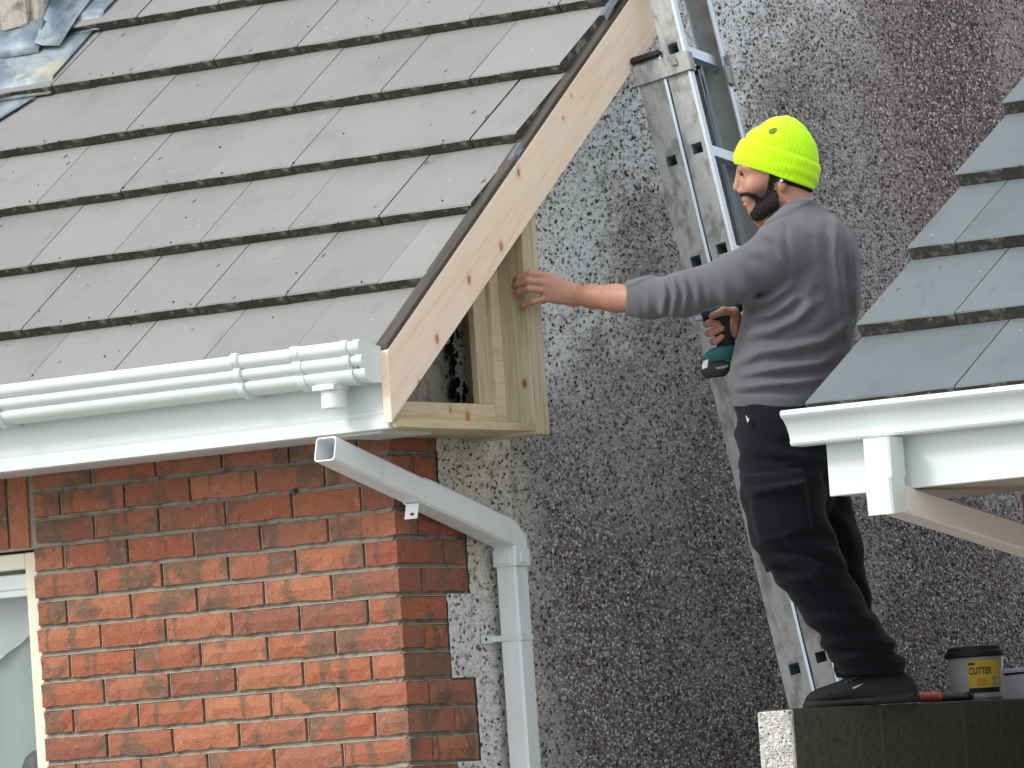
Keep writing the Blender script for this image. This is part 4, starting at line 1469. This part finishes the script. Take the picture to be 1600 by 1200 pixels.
hd = SDF(L(795, 520, -.06), L(1025, 405, .33), .0026)
hd.chain([(L(1015, 467, .03), .039), (L(962, 466, .085), .0365), (L(925, 463, .13), .031), (L(897, 461, .160), .0262)], .012)
W0 = L(897, 461, .162)
kn = {'i': (855, 431, .163), 'm': (851, 441.5, .157), 'r': (850, 453.5, .158), 'p': (852, 466, .163)}
for j, q in enumerate('imrp'):
    st = W0 + np.array([0, 0, (1.5 - j) * .0085])
    hd.cone(st, L(*kn[q]), .0155, .0112, .016)
hd.cone(L(870, 450, .168), L(872, 462, .168), .016, .016, .014)
fing = {'i': ((829, 427.5, .150), (811, 433, .163), (804, 438, .181)), 'm': ((825, 438.5, .143), (809, 443.5, .158), (803, 448, .180)),
        'r': ((826, 451, .144), (811, 455.5, .160), (805, 459.5, .180)), 'p': ((832, 471.5, .152), (819, 476.5, .166), (813, 480, .184))}
for q in 'imrp':
    a, b_, c = fing[q]; r = .0098 if q != 'p' else .0086
    hd.chain([(L(*kn[q]), r * 1.1), (L(*a), r), (L(*b_), r * .9), (L(*c), r * .8)], .0035)
hd.chain([(L(886, 449, .185), .014), (L(868, 442, .235), .0125), (L(850, 440, .275), .010), (L(838, 441, .285), .009)], .008)
hand_part = hd.mesh()

rh = SDF(L(1090, 555, .0), L(1200, 465, .22), .0026)
rh.chain([(L(1195, 516, .13), .030), (L(1160, 512, .115), .027)], .01)
rh.ell(L(1149, 509, .098), (.017, .033, .038), .015); rh.ell(L(1140, 512, .135), (.022, .017, .036), .015)
for (y0, y1, x0, x1, r) in ((504, 506, 1101, 1122, .0100), (519, 513, 1104, 1128, .0098), (532, 526, 1111, 1128, .0090)):
    rh.chain([(L(1140, y0, .148), .0115), (L(x0 + 9, y0 + 1, .150), r), (L(x0 + 3, y0 + 2, .105), r), (L(x0 + 8, y0 + 1, .066), r), (L(x1, y1, .058), r * .9)], .003)
rh.chain([(L(1152, 497, .085), .0145), (L(1147, 487, .062), .0125), (L(1130, 486, .050), .0110), (L(1112, 494, .050), .0088)], .006)
rhand_part = rh.mesh()
core = SDF(L(1140, 720, -.2), L(1345, 330, .2), .014)
core.chain([(L(1245, 345), .055), (L(1262, 400), .11), (L(1245, 520), .10), (L(1222, 640), .10)], .05)
core.chain([(L(1222, 640, -.05), .08), (L(1222, 700, -.08), .06)], .03)
body = np_mesh('body', [head_part, hand_part, rhand_part, core.mesh()], SKIN, person)

# beard and short hair under the hat
X, Y, Z = H.all()
P2 = lambda q: [(L(x, y)[0], L(x, y)[2]) for x, y in q]
beard_poly = P2([(1201, 262), (1208, 280), (1213, 300), (1216, 320), (1210, 346), (1190, 349), (1175, 343), (1171, 334), (1176, 328), (1180, 321), (1178, 312), (1169, 307), (1158, 306), (1155, 302.5), (1163, 301), (1178, 304), (1189, 311), (1197, 299), (1200, 280)])
bd = poly_sd(X, Z, beard_poly) + .0016 * np.sin(X * 800) * np.sin(Z * 900 + Y * 300)
thick = .0016 + .0045 * np.clip((L(0, 318)[2] - Z) / .04, 0, 1)
fz = .0022 * np.sin(X * 900 + Z * 300) * np.sin(Z * 700 + Y * 400) + .0012 * np.sin(X * 1900 + Y * 1500 + Z * 900)
B = SDF(L(1135, 372, -.13), L(1300, 170, .13), .0030)
B.D = np.maximum(headD - thick - fz, bd * .9 - .001).astype(np.float32)
hair_poly = P2([(1200, 272), (1212, 276), (1240, 285), (1280, 296), (1280, 303), (1262, 300), (1240, 293), (1219, 286), (1206, 284)])
full = H.D
B.D = np.minimum(B.D, np.maximum(full - .0028 - fz * .5, poly_sd(X, Z, hair_poly)))
bv, bf = B.mesh()
def hairs(V, n, length, rg):
    """short strands standing off the surface"""
    cen = L(1205, 290)
    P_ = V[rg.integers(0, len(V), n)]
    d = P_ - cen; d[:, 1] *= 1.3
    d /= np.linalg.norm(d, axis=1)[:, None]
    d = d + np.array([.15, 0, -.75]) + rg.normal(0, .35, d.shape); d /= np.linalg.norm(d, axis=1)[:, None]
    w = np.cross(d, rg.normal(0, 1, d.shape)); w /= np.linalg.norm(w, axis=1)[:, None] + 1e-9
    ln = length * rg.uniform(.5, 1.2, n)[:, None]
    base = P_ - d * .001
    Q = np.stack([base - w * .00045, base + w * .00045, base + w * .0002 + d * ln, base - w * .0002 + d * ln], 1).reshape(-1, 3)
    return Q, np.arange(4 * n).reshape(-1, 4)
beard = np_mesh('beard', [(bv, bf)], HAIR, person)
hq, hf_ = hairs(bv, 5200, .0062, RNG)
tag(link('beard_hair', mesh_from('beard_hair', hq, hf_, [HAIR]), beard), kind='stuff')
# eyebrow and eye
b = MB()
for s in (-1, 1):
    b.cyl(L(1154.5, 262.5, s * .016), L(1166, 261.5, s * .050), .0042, .0035, n=8)
b.build('eyebrow', HAIR, body, local=True, smooth=True)
b = MB()
for s in (-1, 1): b.cyl(L(1157.8, 272.3, s * .036), L(1159.5, 272.2, s * .0395), .0042, .0042, n=10)
b.build('iris', BLACK, body, local=True)
b = MB()
c = L(1221, 282, -.083)
for i in range(6):
    pass
b.cyl(c - np.array([0, .005, 0]), c + np.array([0, .004, 0]), .0034, .0044, n=12)
tag(b.build('earbud', UPVC, person, local=True, smooth=True), 'white earbud in the ear below the beanie')

# ---- beanie
bn = SDF(L(1130, 310, -.13), L(1295, 165, .13), .0034)
tl_ = math.radians(18)
HT = [(-4, -67, 64.5, .082), (6, -72.5, 65, .086), (22, -71, 63.5, .087), (33, -69, 61.5, .086), (38, -66.5, 58.5, .083), (50, -60, 52, .080), (62, -52, 45, .073), (74, -41.5, 33, .060), (84, -30, 20, .043), (91, -17, 5, .024), (94.5, -10, -6, .008)]
c0 = L(1213, 272)
bn.slices([q[0] * SC for q in HT], [(q[1] + q[2]) / 2 * SC for q in HT], [(q[2] - q[1]) / 2 * SC for q in HT], [q[3] for q in HT], [0] * len(HT), .0, tilt=tl_, c0=(c0[0], c0[2]))
X, Y, Z = bn.all()
xx, zz = X - c0[0], Z - c0[2]
hh = (xx * math.sin(tl_) + zz * math.cos(tl_)) / SC
ss = (xx * math.cos(tl_) - zz * math.sin(tl_)) / SC
groove = .0042 * np.exp(-((hh - 37 + .03 * ss) / 2.6) ** 2)
folds = .0024 * np.sin(ss * .11 + hh * .09 + 1.0) * smooth01(hh, 40, 60) + .0016 * np.sin(hh * .35 - ss * .06 + Y * 60) * smooth01(hh, 30, 10) * smooth01(ss, -30, 30)
crown = .0032 * np.exp(-((ss + 8 - (hh - 60) * .1) / 4) ** 2) * smooth01(hh, 55, 80)
bn.D += (groove + folds + crown - .0018 * smooth01(hh, 40, 34)).astype(np.float32)
beanie = np_mesh('beanie', [bn.mesh()], HIVIS, person)
tag(beanie, 'neon yellow knitted beanie with turned-up cuff')
b = MB()
c = L(1209, 208, -.058)
nr = np.array([-.25, -.80, .55]); nr /= np.linalg.norm(nr)
e1 = np.array([.84, 0, .35]); e1 -= nr * (e1 @ nr); e1 /= np.linalg.norm(e1); e2 = np.cross(nr, e1)
def ellipse_disc(b, c, e1, e2, nr, ra, rb, t, mi=0, n=20):
    V = []
    for k in (0, 1):
        V += [tuple(c + nr * t * k + e1 * ra * math.cos(a) + e2 * rb * math.sin(a)) for a in np.linspace(0, 6.283, n, endpoint=False)]
    b.add(V, [tuple(range(n - 1, -1, -1)), tuple(range(n, 2 * n))] + [(i, (i + 1) % n, n + (i + 1) % n, n + i) for i in range(n)], mi)
ellipse_disc(b, c - nr * .007, e1, e2, nr, .0120, .0078, .019)
badge = b.build('badge', simple_noise('olive_badge', (.11, .17, .03), .3, 200, .7, bump=.2), beanie, local=True)

# ---- jumper
sh = SDF(L(965, 645, -.30), L(1365, 315, .36), .0052)
T = [(322, 1228, 1284, .070), (335, 1210, 1303, .115), (350, 1200, 1320, .160), (370, 1190, 1335, .190), (400, 1180, 1345, .200), (450, 1168, 1347, .195), (500, 1158, 1341, .182), (550, 1145, 1330, .170), (580, 1139, 1322, .168), (605, 1138, 1312, .168), (628, 1146, 1302, .160), (634, 1148, 1300, .158)]
g = [L((a + b_) / 2, y) for y, a, b_, w in T]
sh.slices([p[2] for p in g], [p[0] for p in g], [(b_ - a) / 2 * SC for y, a, b_, w in T], [t[3] for t in T], [.012] * len(T), .0, pw=2.25)
sh.chain([(L(1236, 388, -.115), .072), (L(1218, 396, -.148), .070), (L(1150, 434, -.128), .0610), (L(1065, 460, -.06), .0555), (L(1020, 466, .025), .0485), (L(968, 467, .095), .0430)], .035)
sh.chain([(L(1300, 388, .13), .072), (L(1305, 440, .20), .062), (L(1290, 520, .23), .058), (L(1215, 517, .165), .047), (L(1185, 514, .135), .040)], .03)
sh.chain([(L(1250, 340, -.05), .05), (L(1222, 372, -.12), .055)], .03)
X, Y, Z = sh.all()
px_ = X / SC + 1340 - 800 * 0; 
pxx = (X + FOOT[0]) / SC + 800; pyy = 600 - (Z + FOOT[2]) / SC
# neck opening and cuff
nk = L(1236, 322)
ndir = np.array([-.42, 0, .91])
collar = (X - nk[0]) * ndir[0] + (Z - nk[2]) * ndir[2]
sh.D = np.maximum(sh.D, collar - .006).astype(np.float32)
cuff = L(981, 467)[0]
sh.D = np.maximum(sh.D, cuff - X).astype(np.float32)
# folds
nearside = smooth01(-Y, -.02, .08)
wv = np.zeros_like(X)
def fold(pts, amp, width):
    """a raised fold along a line (pixel positions), fading at both ends"""
    global wv
    xs_ = [p[0] for p in pts]; ys_ = [p[1] for p in pts]
    box_ = (pxx > min(xs_) - 4 * width) & (pxx < max(xs_) + 4 * width) & (pyy > min(ys_) - 4 * width) & (pyy < max(ys_) + 4 * width)
    qx, qy = pxx[box_], pyy[box_]
    n = len(pts) - 1
    best = np.full(qx.shape, 1e9); par = np.zeros(qx.shape)
    for i in range(n):
        (ax, ay), (bx, by) = pts[i], pts[i + 1]
        ex, ey = bx - ax, by - ay
        t = np.clip(((qx - ax) * ex + (qy - ay) * ey) / (ex * ex + ey * ey), 0, 1)
        d = np.hypot(qx - ax - t * ex, qy - ay - t * ey)
        m = d < best
        best = np.where(m, d, best); par = np.where(m, (i + t) / n, par)
    fade = np.clip(np.sin(np.pi * np.clip(par * .9 + .05, 0, 1)), 0, 1) ** .6
    wv[box_] += (-amp * np.exp(-(best / width) ** 2) + amp * .6 * np.exp(-((best - 1.9 * width) / width) ** 2)) * fade
for pts, amp, w in (
        ([(1303, 345), (1299, 400), (1309, 463), (1318, 520)], .0075, 8), ([(1328, 380), (1333, 440), (1330, 500)], .006, 7),
        ([(1275, 470), (1240, 500), (1203, 517), (1165, 522)], .0085, 7), ([(1325, 505), (1283, 533), (1230, 545), (1183, 550), (1150, 568)], .0095, 7),
        ([(1310, 548), (1277, 568), (1220, 574), (1160, 585)], .0095, 6.5), ([(1290, 590), (1240, 598), (1190, 600), (1150, 606)], .0085, 6),
        ([(1160, 478), (1200, 470), (1232, 448)], .008, 6), ([(1170, 500), (1205, 490), (1240, 465)], .006, 6), ([(1262, 440), (1255, 480), (1235, 510)], .005, 8),
        ([(1185, 362), (1208, 378), (1220, 405)], .006, 6), ([(1160, 392), (1190, 398), (1212, 420)], .005, 7), ([(1245, 350), (1270, 370), (1280, 400)], .004, 8),
        ([(1034, 438), (1037, 465), (1034, 492)], .0065, 4.5), ([(1049, 434), (1054, 462), (1049, 494)], .0070, 4.5), ([(1064, 432), (1070, 460), (1066, 492)], .0065, 4.5), ([(1080, 425), (1087, 450), (1090, 488)], .0055, 5),
        ([(1010, 440), (1012, 490)], .004, 5), ([(1110, 420), (1125, 445), (1135, 480)], .0045, 7), ([(1140, 408), (1160, 440), (1170, 470)], .004, 8)):
    fold(pts, amp * 1.2, w)
seam = .0045 * np.exp(-((pxx - (1224 + .03 * (pyy - 400))) / 3.0) ** 2) * smooth01(pyy, 345, 360) * smooth01(pyy, 450, 430) * smooth01(-Y, .05, .1)
hem = -.003 * smooth01(pyy, 616, 619) + .0045 * np.exp(-((pyy - 615) / 1.8) ** 2)
ribs = -.0025 * smooth01(pxx, 1003, 1000) * smooth01(pxx, 900, 980)
collar_rib = -.0045 * smooth01(collar, -.016, -.012)
broad = .0012 * np.sin(X * 41 + Z * 23 + 2 * np.sin(Z * 17))
sh.D += (wv * (.35 + .65 * nearside) + seam + hem + broad + ribs + collar_rib).astype(np.float32)
jumper = np_mesh('jumper', [sh.mesh()], SHIRT, person)
tag(jumper, 'grey long-sleeved jumper with sleeves pushed up')

# ---- trousers
tr = SDF(L(1125, 1075, -.28), L(1450, 618, .34), .0068)
T = [(622, 1150, 1296, .150), (640, 1149, 1298, .158), (670, 1150, 1302, .170), (700, 1153, 1303, .172), (735, 1156, 1300, .165)]
g = [L((a + b_) / 2, y) for y, a, b_, w in T]
tr.slices([p[2] for p in g], [p[0] for p in g], [(b_ - a) / 2 * SC for y, a, b_, w in T], [t[3] for t in T], [.005] * len(T), .0, pw=2.3)
tr.chain([(L(1214, 690, -.085), .098), (L(1222, 770, -.095), .102), (L(1234, 830, -.095), .099), (L(1262, 880, -.085), .090), (L(1300, 945, -.04), .079), (L(1340, 1005, .02), .078), (L(1368, 1052, .06), .083)], .03)
tr.chain([(L(1245, 690, .09), .10), (L(1270, 780, .13), .095), (L(1293, 850, .15), .090), (L(1318, 940, .17), .072), (L(1346, 1065, .20), .066)], .02)
tr.ell(L(1262, 765, .02), (.075, .10, .09), .03)
X, Y, Z = tr.all()
pxx = (X + FOOT[0]) / SC + 800; pyy = 600 - (Z + FOOT[2]) / SC
nearside = smooth01(-Y, -.03, .05)
# cargo pocket with flap on the near thigh
pk_ = poly_sd(X, Z, P2([(1166, 762), (1252, 748), (1262, 826), (1182, 846), (1172, 812)]))
fl_ = poly_sd(X, Z, P2([(1154, 742), (1250, 730), (1252, 757), (1162, 774)]))
near_w = smooth01(-Y, .04, .09)
tr.D -= (.017 * near_w * smooth01(pk_, .004, -.004) + .016 * near_w * smooth01(fl_, .003, -.003)).astype(np.float32)
wv = np.zeros_like(X)
along = (pxx - 1240) * .55 + (pyy - 870) * .83
mk = np.exp(-(((pxx - 1262) / 55) ** 2 + ((pyy - 880) / 50) ** 2))
wv += .0085 * mk * np.sin((pyy - .55 * (pxx - 1250)) * .17 + .6 * np.sin(pxx * .06))
ma = smooth01(pyy, 950, 1010)
wv += .0080 * ma * np.sin((pyy + .15 * pxx) * .155 + 1.1 * np.sin(pxx * .07 + pyy * .02)) * (.5 + .5 * np.sin(pxx * .05 + 1))
mh = smooth01(pyy, 740, 690) * smooth01(pyy, 625, 660)
wv += .0048 * mh * np.sin((pyy - .35 * pxx) * .13)
wv += .003 * np.sin(X * 26 + Z * 40) * np.sin(Z * 24 + Y * 30)
for pts, amp, w in (([(1178, 850), (1225, 842), (1282, 862)], .009, 8), ([(1188, 878), (1245, 868), (1308, 898)], .010, 8), ([(1212, 908), (1265, 898), (1328, 930)], .010, 8), ([(1240, 935), (1290, 930), (1345, 950)], .008, 7),
        ([(1262, 965), (1310, 962), (1365, 965)], .008, 7), ([(1280, 1005), (1330, 995), (1392, 1010)], .011, 8), ([(1298, 1032), (1345, 1022), (1405, 1034)], .011, 7), ([(1160, 660), (1205, 676), (1262, 688)], .007, 7), ([(1158, 700), (1215, 712), (1270, 716)], .007, 7),
        ([(1168, 725), (1215, 728), (1255, 722)], .006, 5), ([(1305, 800), (1330, 830), (1338, 870)], .006, 7)):
    fold(pts, amp, w)
seam = .004 * np.exp(-((along - 62) / 2.5) ** 2) * np.exp(-(((pxx - 1310) / 60) ** 2)) * nearside
tr.D += (wv + seam + .004 * np.exp(-((pyy - 645) / 1.6) ** 2)).astype(np.float32)
hemn = np.where(Y < .12, 1055 - (pxx - 1300) * .03, 1068)
tr.D = np.maximum(tr.D, (pyy - hemn) * SC).astype(np.float32)
trousers = np_mesh('trousers', [tr.mesh()], TROUS, person)
tag(trousers, 'navy black work trousers with a cargo pocket on the thigh')
b = MB()
q0, q1, q2 = L(1165, 649, -.157), L(1168, 661, -.160), L(1171, 655, -.163)
b.add([q0, q1, q2, q0 + np.array([0, .012, 0]), q1 + np.array([0, .012, 0]), q2 + np.array([0, .012, 0])], [(0, 1, 2), (5, 4, 3), (0, 3, 4, 1), (1, 4, 5, 2), (2, 5, 3, 0)])
b.build('pocket_lining', CONC, trousers, local=True)

# ---- shoes
def shoe(dx, dv, nm_label):
    st = [1256, 1262, 1275, 1292, 1312, 1335, 1360, 1390, 1415, 1428, 1434]
    top = [1097, 1084, 1076, 1071, 1063, 1054, 1047, 1045, 1049, 1060, 1080]
    hw = [.012, .030, .043, .048, .047, .042, .038, .037, .035, .029, .014]
    bot = lambda x: 1103.3 - (x - 1340) * .068
    def loft(stations, tops, hws, botf, n=18):
        V = []
        for x, t, w in zip(stations, tops, hws):
            for k in range(n):
                a = 2 * math.pi * k / n
                cx, cz = math.cos(a), math.sin(a)
                yy = cz
                half = (botf(x) - t) / 2; mid = (botf(x) + t) / 2
                wy = abs(cx) ** .75 * (1 if cx > 0 else -1)
                taper = 1.0 if cz < 0 else 1 - .35 * cz
                V.append(L(x + dx, mid - half * (abs(cz) ** .7) * (1 if cz > 0 else -1), dv + wy * w * taper))
        F = [(s * n + k, s * n + (k + 1) % n, (s + 1) * n + (k + 1) % n, (s + 1) * n + k) for s in range(len(stations) - 1) for k in range(n)]
        F += [tuple(range(n - 1, -1, -1)), tuple(range((len(stations) - 1) * n, len(stations) * n))]
        return V, F
    b = MB(); b.add(*loft(st, [t + 0 for t in top], hw, lambda x: bot(x) - 7))
    o = b.build('shoe', SHOE, person, local=True, smooth=True)
    sd_ = o.modifiers.new('s', 'SUBSURF'); sd_.levels = 1; sd_.render_levels = 2
    b = MB()
    mids = [bot(x) - (17 if x < 1290 else 15 if x < 1370 else 21) for x in st]
    mids[0] = bot(st[0]) - 9; mids[-1] = bot(st[-1]) - 12
    b.add(*loft([st[0] - 1.5] + st[1:-1] + [st[-1] + 1.5], mids, [w + .0035 for w in hw], bot))
    s_ = b.build('sole', RUBBER, o, local=True, smooth=True)
    return o
near = shoe(0, .07, '')
far_ = shoe(2, .235, '')
tag(near, 'black work shoe with a small pale stripe')
b = MB()
P_ = [(1327, 1077.5), (1334, 1073.5), (1342, 1070), (1350, 1067.3), (1343, 1071.5), (1336, 1075.5), (1330, 1078.4)]
V = []
for k in (0, 1):
    V += [L(x, y, .0305 - .0015 * k - (.0 if x < 1340 else .0)) for x, y in P_]
n = len(P_)
b.add(V, [tuple(range(n)), tuple(range(2 * n - 1, n - 1, -1))] + [(i, (i + 1) % n, n + (i + 1) % n, n + i) for i in range(n)])
b.build('stripe', simple_noise('pale_print', (.45, .45, .45), .1, 30, .6, bump=0), near, local=True)
b = MB()
for i in range(3):
    x = 1336 - i * 7; y = 1060 + i * 3.4
    b.cyl(L(x, y, .030), L(x + 7, y - 7, .050), .0025, .0025, n=6)
b.build('lace', simple_noise('grey_lace', (.10, .10, .10), .1, 30, .8, bump=0), near, local=True)

# ------------------------------------------------------------------ cordless drill in the right hand
DV = .100
DO = L(1125, 590, DV)
dorg = org + RIGHT * DO[0] + FWD * DO[1] + UP * DO[2]
DM = PM.copy(); DM.translation = Vector(dorg)
drill = empty('cordless_drill', dorg, "teal and black cordless drill held in the person's hand", 'drill', mat=DM)
dl = lambda x, y, v=DV: L(x, y, v) - DO
TEAL = simple_noise('teal_plastic', (.010, .095, .105), .12, 30, .4, bump=.05)
def plate(b, pts, v0, v1, mi=0):
    n = len(pts)
    V = [dl(x, y, v0) for x, y in pts] + [dl(x, y, v1) for x, y in pts]
    b.add(V, [tuple(range(n)), tuple(range(2 * n - 1, n - 1, -1))] + [(i, (i + 1) % n, n + (i + 1) % n, n + i) for i in range(n)], mi)
b = MB()
b.cyl(dl(1108, 489), dl(1150, 474), .027, .029, n=20); b.cyl(dl(1150, 474), dl(1162, 470), .029, .020, n=20)
b.build('motor_housing', TEAL, drill, local=True, smooth=True)
b = MB(); b.cyl(dl(1096, 493.5), dl(1109, 488.7), .0165, .024, n=18); b.build('chuck', BLACK, drill, local=True, smooth=True)
b = MB(); b.cyl(dl(1086, 496.5), dl(1091, 494.8), .0100, .0135, n=18); b.cyl(dl(1091, 494.8), dl(1096.5, 493), .0150, .0160, n=18); b.build('chuck_ring', ALU_EDGE, drill, local=True, smooth=True)
b = MB(); plate(b, [(1114, 488), (1140, 482), (1147, 515), (1150, 546), (1120, 546), (1117, 515)], DV - .017, DV + .017); b.build('handle', BLACK, drill, local=True, bevel=.005, seg=2, smooth=True)
b = MB(); plate(b, [(1097, 557), (1110, 545), (1124, 540.5), (1148, 538), (1150, 556), (1146, 563), (1098, 566)], DV - .036, DV + .036); b.build('battery_mount', TEAL, drill, local=True, bevel=.006, seg=2, smooth=True)
b = MB(); plate(b, [(1097, 566.5), (1146, 563.5), (1143, 572), (1141, 578), (1134, 588), (1100, 592), (1095, 580)], DV - .037, DV + .037)
bat = b.build('battery', BLACK, drill, local=True, bevel=.006, seg=2, smooth=True)
b = MB(); plate(b, [(1096.5, 573), (1099, 564), (1107, 561), (1105, 574), (1098, 577)], DV - .0378, DV - .02); b.build('label', UPVC_OLD, bat, local=True)
b = MB(); plate(b, [(1118, 574), (1138, 570), (1137, 573), (1130, 576), (1119, 577)], DV - .0378, DV - .02); b.build('latch', simple_noise('grey_plastic', (.20, .24, .25), .1, 30, .5, bump=0), bat, local=True)
